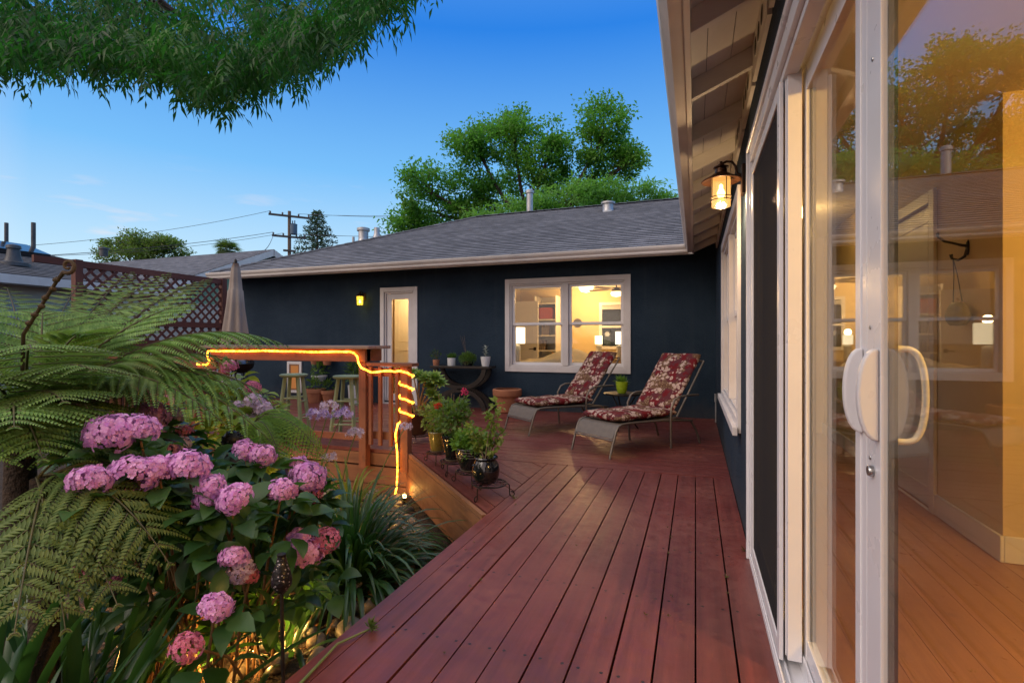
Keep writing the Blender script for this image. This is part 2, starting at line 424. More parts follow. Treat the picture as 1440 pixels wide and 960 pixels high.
for yy in np.arange(-2, 4.6, .61): mb.box(DX+.04, .27, yy, yy+.04, -.18, -.0365)
mb.box(-8.1, .27, 4.85, 4.89, -.18, -.0365)
mb.build('deck_joist', mat('old_joist', (.05, .03, .02), rough=.9), deck)

# ------------------------------------------------------------------ the house
house = thing('house', 'navy stucco house with white trim and grey shingle roof wrapping round the deck', 'house', (0, 0, 0))
def grid_wall(mb, axis, c0, c1, lo, hi, z0, z1, holes):
    """wall slab from c0 to c1 across `axis`, running lo..hi, with rectangular holes (a,b,za,zb)"""
    xs = sorted({lo, hi, *[h[0] for h in holes], *[h[1] for h in holes]}); zs = sorted({z0, z1, *[h[2] for h in holes], *[h[3] for h in holes]})
    for i in range(len(xs)-1):
        for j in range(len(zs)-1):
            mx_ = (xs[i]+xs[i+1])/2; mz = (zs[j]+zs[j+1])/2
            if any(h[0] < mx_ < h[1] and h[2] < mz < h[3] for h in holes): continue
            if axis == 'x': mb.box(c0, c1, xs[i], xs[i+1], zs[j], zs[j+1])
            else: mb.box(xs[i], xs[i+1], c0, c1, zs[j], zs[j+1])
WX = .29; BY = 8.40
DOOR = (-.42, 3.05, .0, 2.20); WIN_R = (3.86, 6.06, .64, 2.16)
WIN_B = (-3.05, -1.06, .74, 2.18); ENT = (-5.60, -4.96, .06, 2.12)
mb = MB(); grid_wall(mb, 'x', WX, WX+.14, -3.2, BY, GZ, 2.74, [DOOR, WIN_R])
mb.build('wall', stucco_m, house)
mb = MB(); grid_wall(mb, 'y', BY, BY+.14, -9.2, WX+.14, GZ, 2.66, [WIN_B, ENT]); mb.box(-9.2, -9.06, BY+.14, 16.0, GZ, 2.66)
mb.build('wall', stucco_m, house)

# roofs: real courses of shingles laid as overlapping strips
def roof_face(mb, e0, e1, r0, r1, course=.14, lift=.012):
    """eave line e0-e1 up to ridge line r0-r1; UVs in metres"""
    e0, e1, r0, r1 = map(Vector, (e0, e1, r0, r1)); ax = (e1-e0).normalized(); nrm = (e1-e0).cross(r0-e0).normalized()
    if nrm.z < 0: nrm = -nrm
    up = nrm.cross(ax); up = up if up.z > 0 else -up
    hgt = (r0-e0).dot(up); n = max(1, int(hgt/course))
    for k in range(n+1):
        s0 = min(k*course/hgt, 1); s1 = min((k+1)*course*1.0/hgt, 1)
        if s1-s0 < 1e-4: break
        p = [e0.lerp(r0, s0)+nrm*lift, e1.lerp(r1, s0)+nrm*lift, e1.lerp(r1, s1)+nrm*.001, e0.lerp(r0, s1)+nrm*.001]
        uv = [((q-e0).dot(ax), (q-e0).dot(up)) for q in p]
        uv = [(uv[0][0], k*.14+.001), (uv[1][0], k*.14+.001), (uv[2][0], (k+1)*.14-.001), (uv[3][0], (k+1)*.14-.001)]
        b0 = e0.lerp(r0, s0); b1 = e1.lerp(r1, s0)
        mb.add(p+[b0-nrm*.004, b1-nrm*.004], [(0,1,2,3), (4,5,1,0)], [uv, [uv[0]]*4])
EZ = 2.60; SL = .424
mb = MB()
D1 = 4.22
roof_face(mb, (-9.5, 7.9, EZ), (-.06, 7.9, EZ), (-9.5+D1, 7.9+D1, EZ+D1*SL), (4.16, 7.9+D1, EZ+D1*SL))
roof_face(mb, (-9.5, 16.34, EZ), (-9.5, 7.9, EZ), (-9.5+D1, 12.12, EZ+D1*SL), (-9.5+D1, 12.12, EZ+D1*SL))
roof_face(mb, (4.16, 16.34, EZ), (-9.5, 16.34, EZ), (4.16, 12.12, EZ+D1*SL), (-9.5+D1, 12.12, EZ+D1*SL))
roof = mb.build('roof', shingles, house)
mb = MB()
roof_face(mb, (-.06, -3.4, EZ), (-.06, 7.9, EZ), (5.2, -3.4, EZ+5.26*SL), (5.2, 13.16, EZ+5.26*SL))
mb.build('roof', shingles, house)
mb = MB()                                     # ridge and hip caps
def caps(a, b, step=.2):
    a = Vector(a); b = Vector(b); n = int((b-a).length/step); d = (b-a).normalized(); sd = d.cross(Vector((0,0,1))).normalized()
    for k in range(n):
        p = a+d*k*step; q = p+d*(step+.04); t = Vector((0,0,.022)); w = .13
        mb.add([p+sd*w-t*1.6+t*.5, p+t*1.1, p-sd*w-t*1.6+t*.5, q+sd*w-t*1.6, q+t*.6, q-sd*w-t*1.6], [(0,1,4,3),(1,2,5,4),(0,2,1)], [[(k*.21,0)]*4, [(k*.21,.07)]*4, [(0,0)]*3])
caps((-9.5, 7.9, EZ+.01), (-5.28, 12.12, 4.40)); caps((-5.28, 12.12, 4.40), (4.16, 12.12, 4.40))
mb.build('ridge_cap', shingles, roof)
# sheathing seen from below, rafters, fascia, gutters, frieze blocks with vent holes
mb = MB()
slope = lambda x: EZ-.048+(x+.06)*SL
for x0, x1 in ((-.045, .052), (.055, .170), (.173, .32)):
    mb.prism([(x0, -3.2, slope(x0)-.016), (x1, -3.2, slope(x1)-.016), (x1, -3.2, slope(x1)), (x0, -3.2, slope(x0))], (0,0,0), (0, 11.0, 0))
sy = lambda y: EZ-.022+(y-7.9)*SL
for y0, y1 in ((7.92, 8.05), (8.053, 8.2), (8.203, 8.42)):
    mb.prism([(-9.45, y0, sy(y0)-.016), (-9.45, y1, sy(y1)-.016), (-9.45, y1, sy(y1)), (-9.45, y0, sy(y0))], (0,0,0), (9.4, 0, 0))
mb.build('soffit', eave_paint, house)
for y in np.arange(-2.62, 7.8, .61):
    mb = MB(); mb.prism([(-.018, y-.02, slope(-.018)-.118), (.32, y-.02, slope(.32)-.118), (.32, y-.02, slope(.32)-.0165), (-.018, y-.02, slope(-.018)-.0165)], (0,0,0), (0,.04,0))
    mb.build('rafter', eave_paint, house, bevel=.003)
for x in np.arange(-9.1, -.2, .61):
    mb = MB(); mb.prism([(x, 7.925, sy(7.925)-.13), (x, 8.42, sy(8.42)-.13), (x, 8.42, sy(8.42)-.0165), (x, 7.925, sy(7.925)-.0165)], (0,0,0), (.04,0,0))
    mb.build('rafter', eave_paint, house)
mb = MB(); mb.box(-.045, -.0185, -3.2, 7.86, 2.452, 2.60); mb.box(-9.5, -.019, 7.90, 7.924, 2.452, 2.595)
mb.build('fascia_board', eave_paint, house, bevel=.003)
mb = MB()
prof = [(0,0),(-.055,0),(-.07,.02),(-.072,.045),(-.095,.075),(-.105,.10),(-.105,.118),(-.098,.118),(-.098,.10),(-.066,.05),(-.062,.02),(-.052,.008),(-.006,.008),(-.006,.11),(0,.11)]
mb.prism([(-.046+x, -3.2, 2.468+z) for x, z in prof], (0,0,0), (0, 11.05, 0))
mb.prism([(-9.5, 7.899+x, 2.468+z) for x, z in prof], (0,0,0), (9.40, 0, 0))
mb.build('gutter', gutter_m, house)
mb = MB(); holes = []
yr = list(np.arange(-2.62, 7.8, .61))
for y in yr[:-1]:
    y0 = y+.022; y1 = y+.588; zb = 2.735; zt = slope(.27)-.018; xx = .272
    # frieze board leaning between the rafters, three round vents each
    mb.box(xx, xx+.018, y0, y1, 2.49, zt)
    for k in range(3):
        c = y0+(y1-y0)*(.28+.22*k); cz = (2.50+zt)/2
        holes.append((c, cz))
        mb.tube([(xx, c+.043*math.cos(a), cz+.043*math.sin(a)) for a in np.linspace(0, 2*PI, 21)[:-1]], .0035, 5, closed=True)
fz = mb.build('frieze_board', eave_paint, house); 
for c, cz in holes: hb = MB(); hb.lathe([(.040, 0), (.040, -.002)], 20, (xx-.001, c, cz), Matrix.Rotation(PI/2, 3, 'Y')); hb.build('vent_hole', dark_hole, fz)
# roof vents
def flue(u, v_base, dep, r, hh, cone=True, cap=True):
    p = P(u, v_base, dep); mb = MB(); z0 = p.z-.1
    pr = [(r*2.0, -.05), (r*2.0, .0+.06)] if cone else []
    pr += ([(r*1.55, .10), (r*1.12, hh*.45)] if cone else [(r, -.05)])+[(r, hh*.55), (r, hh*.86)]
    if cap: pr += [(r*1.3, hh*.87), (r*1.3, hh*.97), (r*.9, hh)]
    mb.lathe(pr, 16, (p.x, p.y, z0)); mb.build('roof_vent', grey_pipe, roof, smooth='auto', world=True)
flue(511, 350, 12.6, .12, .62); flue(855, 303, 11.3, .12, .40); flue(745, 300, 13.6, .085, .72, False); flue(530, 336, 14.4, .08, .48, True, False); flue(497, 344, 14.0, .035, .36, False, False)

# ------------------------------------------------------------------ windows
def sash(mb, x0, x1, z0, z1, fw, y0, y1, mk):
    mk(mb, x0, x0+fw, y0, y1, z0, z1); mk(mb, x1-fw, x1, y0, y1, z0, z1)
    mk(mb, x0+fw, x1-fw, y0, y1, z0, z0+fw); mk(mb, x0+fw, x1-fw, y0, y1, z1-fw, z1)
def facing_y(mb, a0, a1, d0, d1, z0, z1): mb.box(a0, a1, d0, d1, z0, z1)
def facing_x(mb, a0, a1, d0, d1, z0, z1): mb.box(d0, d1, a0, a1, z0, z1)
def double_hung_pair(hole, face, mk, trim=.082, sill=.0):
    a0, a1, z0, z1 = hole; mid = (a0+a1)/2
    mb = MB()
    sash(mb, a0-trim, a1+trim, z0-trim, z1+trim, trim+.004, face-.022, face+.006, mk)
    sash(mb, a0+.0045, a1-.0045, z0+.0045, z1-.0045, .03, face+.002, face+.13, mk)
    mk(mb, mid-.05, mid+.05, face-.012, face+.13, z0+.035, z1-.035)
    if sill: mk(mb, a0-trim-.03, a1+trim+.03, face-.055, face-.0225, z0-trim-.012, z0-trim+.045)
    w = mb.build('window', white_trim, house, bevel=.004)
    for s0, s1 in ((a0+.036, mid-.0505), (mid+.0505, a1-.036)):
        zm = (z0+z1)/2+.02
        for lower in (0, 1):
            f0 = face+.045+.032*lower; q = MB()
            za, zb = (z0+.036, zm+.02) if lower else (zm-.02, z1-.036)
            if not lower: f0, q = face+.035, q
            else: f0 = face+.072
            sash(q, s0, s1, za, zb, .045, f0, f0+.032, mk)
            q.build('sash', vinyl, w, bevel=.003)
            g = MB(); mk(g, s0+.04, s1-.04, f0+.013, f0+.018, za+.04, zb-.04); g.build('pane', pane_m, w)
    return w
double_hung_pair(WIN_B, BY, facing_y)
wr = double_hung_pair(WIN_R, WX, facing_x, sill=1)

# ------------------------------------------------------------------ half open back door
mb = MB()
a0, a1, z0, z1 = ENT
sash(mb, a0-.085, a1+.085, z0-.12, z1+.085, .083, BY-.024, BY+.004, facing_y)
mb.box(a0, a1, BY+.002, BY+.14, z0-.05, z0+.012)
mb.box(a0-.004, a0+.03, BY+.004, BY+.139, z0+.013, z1); mb.box(a1-.03, a1+.004, BY+.004, BY+.139, z0+.013, z1); mb.box(a0+.031, a1-.031, BY+.004, BY+.139, z1-.03, z1+.004)
dr = mb.build('door_frame', white_trim, house, bevel=.004)
mb = MB(); sash(mb, a0+.035, a1-.033, z0+.02, z1-.034, .105, BY+.03, BY+.07, facing_y); mb.build('storm_door', white_trim, dr, bevel=.004)
g = MB(); g.box(a0+.13, a1-.13, BY+.048, BY+.053, z0+.12, z1-.13); g.build('pane', pane_m, dr)

# ------------------------------------------------------------------ rooms behind the glass
cream = mat('cream_wall', (.68, .53, .28), (.62, .47, .24), .7, .8, bump=.15, bscale=120)
ceilm = mat('ceiling_white', (.72, .68, .60), rough=.9)
white_in = mat('white_joinery', (.74, .70, .62), (.70, .66, .58), 2, .45)
ROOM_B = (-4.1, -.55, BY+.14, 12.1)
mb = MB(); x0, x1, y0, y1 = ROOM_B
mb.box(x0-.1, x0, y0, y1, -.1, 2.5); mb.box(x1, x1+.1, y0, y1, -.1, 2.5); mb.box(x0-.1, x1+.1, y1, y1+.1, -.1, 2.5)
mb.box(-6.6, -6.5, y0, 11.2, -.1, 2.5); mb.box(-6.5, x0-.101, 10.4, 10.5, -.1, 2.5)
mb.build('interior_wall', cream, house)
mb = MB(); mb.box(x0-.1, x1+.1, y0, y1, 2.45, 2.5); mb.box(-6.6, x0-.101, y0, 10.5, 2.45, 2.5); mb.build('ceiling', ceilm, house)
mb = MB(); 
for k in range(int((x1+6.6)/.13)): uvbar(mb, (-6.55+.13*k, y0, .035), (-6.55+.13*k, y1, .035), .128, .03)
mb.build('interior_floor', oak_m, house)
# living room on the right
LR = (WX+.14, 5.0, -2.6, 8.3)
mb = MB()
mb.box(1.48, 1.60, 3.31, 4.14, -.1, 2.45); mb.box(1.48, 1.60, 4.98, 8.25, -.1, 2.45); mb.box(1.48, 1.60, 4.14, 4.98, 2.1, 2.45)
mb.box(1.601, 5.0, 3.31, 3.43, -.1, 2.45); mb.box(5.0, 5.1, -2.6, 3.31, -.1, 2.45); mb.box(WX+.14, 5.1, -2.7, -2.6, -.1, 2.45); mb.box(WX+.14, 1.48, 7.2, 7.3, -.1, 2.45)
mb.box(1.601, 1.62, 3.44, 8.2, -.1, 2.45); mb.box(WX+.1405, WX+.152, 3.14, 3.77, -.1, 2.45)  # first panel is added behind the inner door to block daylight
mb.build('interior_wall', cream, house)
mb = MB(); mb.box(WX+.14, 5.1, -2.7, 8.3, 2.45, 2.5); mb.build('ceiling', ceilm, house)
mb = MB()
for k in range(38): uvbar(mb, (WX+.12+.065+.132*k, -2.6, .04), (WX+.12+.065+.132*k, 8.3, .04), .1295, .03)
mb.build('interior_floor', oak_m, house)
mb = MB(); 
for bx in ((1.462, 1.479, 3.292, 4.06), (1.462, 1.479, 5.06, 7.2)): mb.box(bx[0], bx[1], bx[2], bx[3], .056, .19)
mb.box(1.480, 5.0, 3.292, 3.309, .056, .19)
mb.build('baseboard', white_in, house, bevel=.004)
mb = MB(); sash(mb, 4.06, 5.06, -.02, 2.18, .08, 1.458, 1.4785, facing_x); mb.box(1.492, 1.54, 4.139, 4.981, .058, 2.0995)
idr = mb.build('interior_door', white_in, house, bevel=.004)
mb = MB(); sash(mb, 4.22, 4.90, .18, 1.0, .012, 1.485, 1.4915, facing_x); sash(mb, 4.22, 4.90, 1.12, 2.0, .012, 1.485, 1.4915, facing_x); mb.build('door_panel', white_in, idr)

# ------------------------------------------------------------------ four-panel sliding patio door
mb = MB(); fx = facing_x
y0, y1 = DOOR[0], DOOR[1]
fx(mb, y1-.05, y1, WX-.016, WX+.135, .0, 2.2); fx(mb, y0, y0+.05, WX-.016, WX+.135, .0, 2.2)
fx(mb, y0+.05, y1-.05, WX-.016, WX+.135, 2.135, 2.2)
fx(mb, y0+.05, y1-.05, WX+.0, WX+.045, 2.105, 2.134)
fx(mb, y0+.05, y1-.05, WX-.018, WX+.145, .001, .030)
for xr, hz in ((WX-.016, .048), (WX+.006, .042), (WX+.058, .095), (WX+.088, .052), (WX+.122, .07)): fx(mb, y0+.05, y1-.05, xr, xr+.008, .0305, hz)
for k in range(2): fx(mb, y1+.0005, y1+.032-.016*k, WX-.022+.010*k-.006, WX-.0005, .0, 2.232-.016*k)
fx(mb, y0, y1, WX-.028, WX-.0005, 2.2005, 2.232)
sd = mb.build('sliding_door', vinyl, house, bevel=.003)
gasket_m = mat('rubber_gasket', (.035, .036, .034), rough=.7)
def panel(ya, yb, xa, xb, st0=.08, st1=.08, rail=.085, name='door_panel', glass=True):
    q = MB(); za, zb = .075, 2.125
    fx(q, ya, ya+st0, xa, xb, za, zb); fx(q, yb-st1, yb, xa, xb, za, zb)
    fx(q, ya+st0, yb-st1, xa+.002, xb-.002, za, za+rail); fx(q, ya+st0, yb-st1, xa+.002, xb-.002, zb-rail, zb)
    # raised beads give the stile its fine vertical lines
    fx(q, ya+st0*.42, ya+st0*.46, xa-.003, xa+.001, za, zb)
    q.build(name, vinyl, sd, bevel=.004)
    if glass:
        q = MB(); fx(q, yb-st1-.004, yb-st1-.0005, xa+.013, xb-.001, za+rail, zb-rail); fx(q, ya+st0+.0005, ya+st0+.004, xa+.013, xb-.001, za+rail, zb-rail); q.build('gasket', gasket_m, sd)
        g = MB(); xm = xa+.009; fx(g, ya+st0-.006, yb-st1+.006, xm-.003, xm+.003, za+rail-.006, zb-rail+.006); g.build('pane', door_pane_m, sd)
panel(1.995, 3.0, WX+.012, WX+.056, .075, .075)            # fixed, far
panel(1.328, 2.045, WX+.066, WX+.096, .085, .06)           # sliding, closed
panel(.50, 1.326, WX+.066, WX+.096, .07, .088)             # sliding, closed
panel(-.37, .56, WX+.012, WX+.056, .075, .06)              # fixed, near
scr, t = new_mat('insect_screen'); tr = N_(t, 'ShaderNodeBsdfTransparent'); df = N_(t, 'ShaderNodeBsdfDiffuse'); df.inputs[0].default_value = (.045, .043, .045, 1)
mxs = N_(t, 'ShaderNodeMixShader'); mxs.inputs[0].default_value = .82; t.links.new(tr.outputs[0], mxs.inputs[1]); t.links.new(df.outputs[0], mxs.inputs[2])
o = N_(t, 'ShaderNodeOutputMaterial'); t.links.new(mxs.outputs[0], o.inputs[0])
q = MB(); sash(q, 2.03, 2.985, .052, 2.10, .052, WX-.010, WX+.004, fx); q.build('screen_frame', vinyl, sd, bevel=.003)
q = MB(); fx(q, 2.08, 2.935, WX-.004, WX-.0025, .10, 2.05); q.build('screen_mesh', scr, sd)
# half-moon pulls outside, loop pulls inside
q = MB(); q.lathe([(.0005, .010), (.010, .010), (.012, .006), (.012, 0)], 16, (WX+.0655, 1.283, .905), Matrix.Rotation(-PI/2, 3, 'Y'), cap=False); q.build('lock_cylinder', mat('lock_steel', (.35, .35, .36), rough=.3, metal=.9), sd, smooth='auto')
for zz in (1.21, .93, 1.78, .3):
    q = MB(); q.lathe([(.0005, .002), (.004, .002), (.005, 0)], 10, (WX+.0655, 1.300 if zz in (1.21, .93) else 1.285, zz), Matrix.Rotation(-PI/2, 3, 'Y'), cap=False); q.build('screw', MATS['lock_steel'], sd)
handle_m = mat('handle_vinyl', (.66, .66, .69), rough=.35)
for yc, ww in ((1.356, .020), (1.252, .022)):
    q = MB(); x0 = WX+.0655; zc = 1.07; out = []; inn = []
    for a in np.linspace(-PI/2, PI/2, 15): out.append((x0-.038*math.cos(a)**.8-.0005, yc, zc+.096*math.sin(a)))
    q.prism(out, (0, -ww/2, 0), (0, ww/2, 0))
    h = q.build('handle', handle_m, sd, bevel=.005, seg=3)
    if yc > 1.3: continue
    q = MB(); pts = [(WX+.097+.050*math.cos(a)**.45, yc, zc+.095*math.sin(a)) for a in np.linspace(-1.5707, 1.5707, 25)]
    q.tube(pts, .0065, 10); q.build('handle', handle_m, sd, smooth='auto')

# small grey outlet box low in the dark corner
mb = MB(); mb.box(.262, .2895, 7.98, 8.08, .30, .42); mb.box(.27, .2895, 8.015, 8.045, .0, .30); mb.build('outlet_box', grey_pipe, house, bevel=.004)
# ------------------------------------------------------------------ bar railing with its counter
def post(mb, x, y, z0, z1, s=.09): uvbar(mb, (x, y, z0), (x, y, z1), s, s, (0,1,0))
YB = 4.72
bar = thing('bar_railing', 'redwood bar counter and railing along the front edge of the deck', 'railing', (-4.4, 4.72, 0))
def rpart(name, fn, bevel=.004):
    mb = MB(); fn(mb); return mb.build(name, rail_m, bar, world=True, bevel=bevel)
counter_m = wood_mat('weathered_counter', (.34, .24, .20), (.22, .13, .10), (.42, .34, .30), .5, nails=False)
mb = MB()
for k in range(3): uvbar(mb, (-5.62, 4.60+.142*k, 1.118), (-3.22, 4.60+.142*k, 1.118), .138, .034)
mb.build('counter', counter_m, bar, world=True, bevel=.004)
rpart('beam', lambda m: uvbar(m, (-5.56, YB-.069, 1.03), (-3.33, YB-.069, 1.03), .036, .138))
rpart('beam', lambda m: (uvbar(m, (-3.40, YB-.05, 1.03), (-3.40, YB+.26, 1.03), .09, .135), uvbar(m, (-5.46, YB-.05, 1.03), (-5.46, YB+.26, 1.03), .09, .135)))
for x in (-3.40, -2.88): rpart('post', lambda m: post(m, x, YB+.0, -.19, .955 if x > -3 else 1.099))
for x in (-5.44, -7.4): rpart('post', lambda m: post(m, x, YB, -.19, 1.099 if x > -6 else .955))
rpart('handrail', lambda m: uvbar(m, (-3.32, YB-.01, .936), (-2.76, YB-.01, .936), .14, .034))
rpart('handrail', lambda m: uvbar(m, (-8.1, YB-.01, .966), (-5.50, YB-.01, .966), .14, .034))
rpart('top_rail', lambda m: uvbar(m, (-3.354, YB-.012, .85), (-2.926, YB-.012, .85), .036, .09))
rpart('top_rail', lambda m: uvbar(m, (-8.1, YB-.06, .89), (-5.486, YB-.06, .89), .036, .09))
rpart('bottom_rail', lambda m: uvbar(m, (-5.39, YB, .135), (-3.446, YB, .135), .036, .075))
rpart('bottom_rail', lambda m: uvbar(m, (-3.354, YB+.01, .17), (-2.926, YB+.01, .17), .036, .085))
rpart('bottom_rail', lambda m: uvbar(m, (-7.35, YB, .135), (-5.486, YB, .135), .036, .085))
for x in (-3.285, -3.165, -3.035, -2.955): rpart('baluster', lambda m: uvbar(m, (x, YB-.048, .07), (x, YB-.048, .91), .036, .036))
for x in np.arange(-7.25, -5.55, .125): rpart('baluster', lambda m: uvbar(m, (x, YB-.04, .10), (x, YB-.04, .84), .036, .036))

rope_m, tt = new_mat('rope_light_glow'); em = N_(tt, 'ShaderNodeEmission'); em.inputs[0].default_value = (1.0, .29, .02, 1)
co = N_(tt, 'ShaderNodeTexCoord').outputs['Object']; tt.links.new(maprange(tt, noise(tt, co, 26, 2), .36, .66, 3.5, 16.0), em.inputs[1])      # bulbs strung inside the sleeve
o_ = N_(tt, 'ShaderNodeOutputMaterial'); tt.links.new(em.outputs[0], o_.inputs[0])
pts = []
for x in np.linspace(-5.78, -5.62, 3): pts.append((x, YB-.088, .905+.012*math.sin(x*7)))
pts += [(-5.56, YB-.10, .94), (-5.60, YB-.10, 1.00), (-5.585, YB-.10, 1.062)]
for x in np.linspace(-5.53, -3.50, 26): pts.append((x, YB-.116, 1.068+.004*math.sin(x*5.1)+.002*math.sin(x*13)))
pts += [(-3.45, YB-.116, 1.055), (-3.41, YB-.116, 1.02), (-3.395, YB-.116, .955), (-3.36, YB-.116, .90), (-3.30, YB-.108, .876)]
for x in np.linspace(-3.24, -2.95, 8): pts.append((x, YB-.108, .862+.010*math.sin(x*14)))
cx, cy_, s = -2.88, YB, .058
turn = [(s, -s), (s, s), (-s, s), (-s, -s)]
z = .87; pts.append((cx-s, cy_-s, z))
for k in range(4):
    for j, (dx, dy) in enumerate(((-.6*s, -s*1.05), (s*.9, -s*1.05), (s*1.05, -s*.5), (s*1.05, s*.9), (.5*s, s*1.05), (-s*.9, s*1.05), (-s*1.05, s*.5), (-s*1.05, -s*.8))):
        pts.append((cx+dx, cy_+dy, z-.02*(j/8)*7)); 
    z -= .142
pts += [(cx-s, cy_-s*1.1, z+.02), (cx-.085, cy_-.075, z-.1), (cx-.06, cy_-.078, .02), (cx-.055, cy_-.078, -.16), (cx-.06, cy_-.085, -.33), (cx-.075, cy_-.10, -.445)]
mb = MB(); mb.tube(pts, .0098, 6)
tag(recentre(mb.build('rope_light', rope_m, smooth=True)), 'glowing amber rope light running under the bar counter and coiled round the end post', 'rope light')

# ------------------------------------------------------------------ stools
sage = mat('sage_green_paint', (.26, .32, .19), (.20, .25, .14), 8, .5, bump=.15, bscale=40, mapscale=(1, 1, .3))
def stool(label, loc, rz):
    t = thing('bar_stool', label, 'stool', loc, rz, 'bar stools behind the counter')
    mb = MB(); mb.lathe([(.0, .715), (.150, .715), (.168, .722), (.175, .735), (.172, .748), (.155, .755), (.0, .752)], 28); mb.build('seat', sage, t, smooth='auto')
    legs = []
    for k in range(4):
        a = PI/4+k*PI/2; c, s_ = math.cos(a), math.sin(a)
        top = Vector((.115*c, .115*s_, .715)); bot = Vector((.215*c, .215*s_, 0)); legs.append((top, bot))
        mb = MB(); mb.bar(bot, top, .040, .040, (c, s_, 0)); mb.build('leg', sage, t, bevel=.005)
    for k in range(4):
        j = (k+1) % 4
        for f in ((.22, .62) if k % 2 == 0 else (.30, .55)):
            p = legs[k][1].lerp(legs[k][0], f); q = legs[j][1].lerp(legs[j][0], f); mb = MB(); mb.tube([p, q], .012, 8); mb.build('rung', sage, t, smooth='auto')
    return t
stool('sage green wooden bar stool in front of the small framed pet door', (-4.98, 5.38, 0), math.radians(22))
stool('sage green wooden bar stool in front of the tall white planter', (-4.12, 5.36, 0), math.radians(16))

# ------------------------------------------------------------------ chaise longues
def floral():
    m, t = new_mat('floral_fabric'); co = N_(t, 'ShaderNodeTexCoord').outputs['Object']
    nz = N_(t, 'ShaderNodeTexNoise'); nz.inputs['Scale'].default_value = 26; t.links.new(co, nz.inputs['Vector'])
    ad = N_(t, 'ShaderNodeMix', data_type='VECTOR'); ad.inputs['Factor'].default_value = .03
    t.links.new(co, ad.inputs['A']); t.links.new(nz.outputs['Color'], ad.inputs['B']); wv = ad.outputs['Result']
    def vor(scale, feat='F1'):
        v = N_(t, 'ShaderNodeTexVoronoi', feature=feat); v.inputs['Scale'].default_value = scale; t.links.new(wv, v.inputs['Vector']); return v.outputs['Distance']
    big = noise(t, co, 7.5, 3, .5); big2 = noise(t, co, 6.0, 3, .5, (1.3, 1, 1)); grain = noise(t, co, 300, 2)
    c = mixc(t, maprange(t, big2, .44, .48), (.14, .006, .011), (.10, .024, .032))
    stripes = maprange(t, vor(48), .35, .45); brn = mixc(t, stripes, (.30, .20, .12), (.13, .075, .045))
    c = mixc(t, math_(t, 'MULTIPLY', maprange(t, big2, .53, .56), .95), c, brn)
    pet = math_(t, 'MULTIPLY', maprange(t, vor(23), .46, .55, 1, 0), maprange(t, big, .46, .50))
    c = mixc(t, pet, c, (.50, .38, .33))
    eye = math_(t, 'MULTIPLY', maprange(t, vor(23), .08, .13, 1, 0), maprange(t, big, .46, .50)); c = mixc(t, eye, c, (.35, .10, .08))
    c = mixc(t, maprange(t, grain, .3, .7, 0, .2), c, (.10, .02, .02))
    finish(t, c, .85, 0, grain, .3, .002, .2); return m
floral_m = floral(); pewter = mat('pewter_metal', (.20, .175, .15), (.15, .13, .115), 12, .38, metal=.55)
sling_m = mat('taupe_sling', (.17, .15, .135), (.14, .125, .115), 20, .7, bump=.4, bscale=220)
def pad(L, Wd, T, n_crease, nx=16, ny=44):
    """box cushion in local x (width), y (length), z (thickness), with cross seams"""
    vs = []; fs = []
    def hz(x, y):
        ex = 1-abs(2*x/Wd)**9; ey = 1-abs(2*(y-L/2)/L)**22
        h = max(ex, 0)**.45*max(ey, 0)**.4
        for k in range(1, n_crease+1):
            yk = L*k/(n_crease+1); h *= 1-.38*math.exp(-((y-yk)/.022)**2)
        return h
    for sgn in (1, -1):
        for j in range(ny+1):
            for i in range(nx+1):
                xs = math.sin((i/nx-.5)*PI)*Wd/2; y = L/2-math.cos(j/ny*PI)*L/2 if False else L*j/ny
                h = hz(xs*.999, min(max(y, .0008), L-.0008)); vs.append((xs, y, T/2+sgn*T/2*h*(1.08 if sgn > 0 else .9)+.004*sgn*math.sin(y*23+xs*17)))
    n = (nx+1)*(ny+1)
    for s_ in (0, 1):
        for j in range(ny):
            for i in range(nx):
                a = s_*n+j*(nx+1)+i; q = (a, a+1, a+nx+2, a+nx+1); fs.append(q if s_ == 0 else q[::-1])
    per = [i for i in range(nx+1)]+[j*(nx+1)+nx for j in range(1, ny+1)]+[ny*(nx+1)+i for i in range(nx-1, -1, -1)]+[j*(nx+1) for j in range(ny-1, 0, -1)]
    for k in range(len(per)): a, b = per[k], per[(k+1) % len(per)]; fs.append((b, a, n+a, n+b))
    return vs, fs
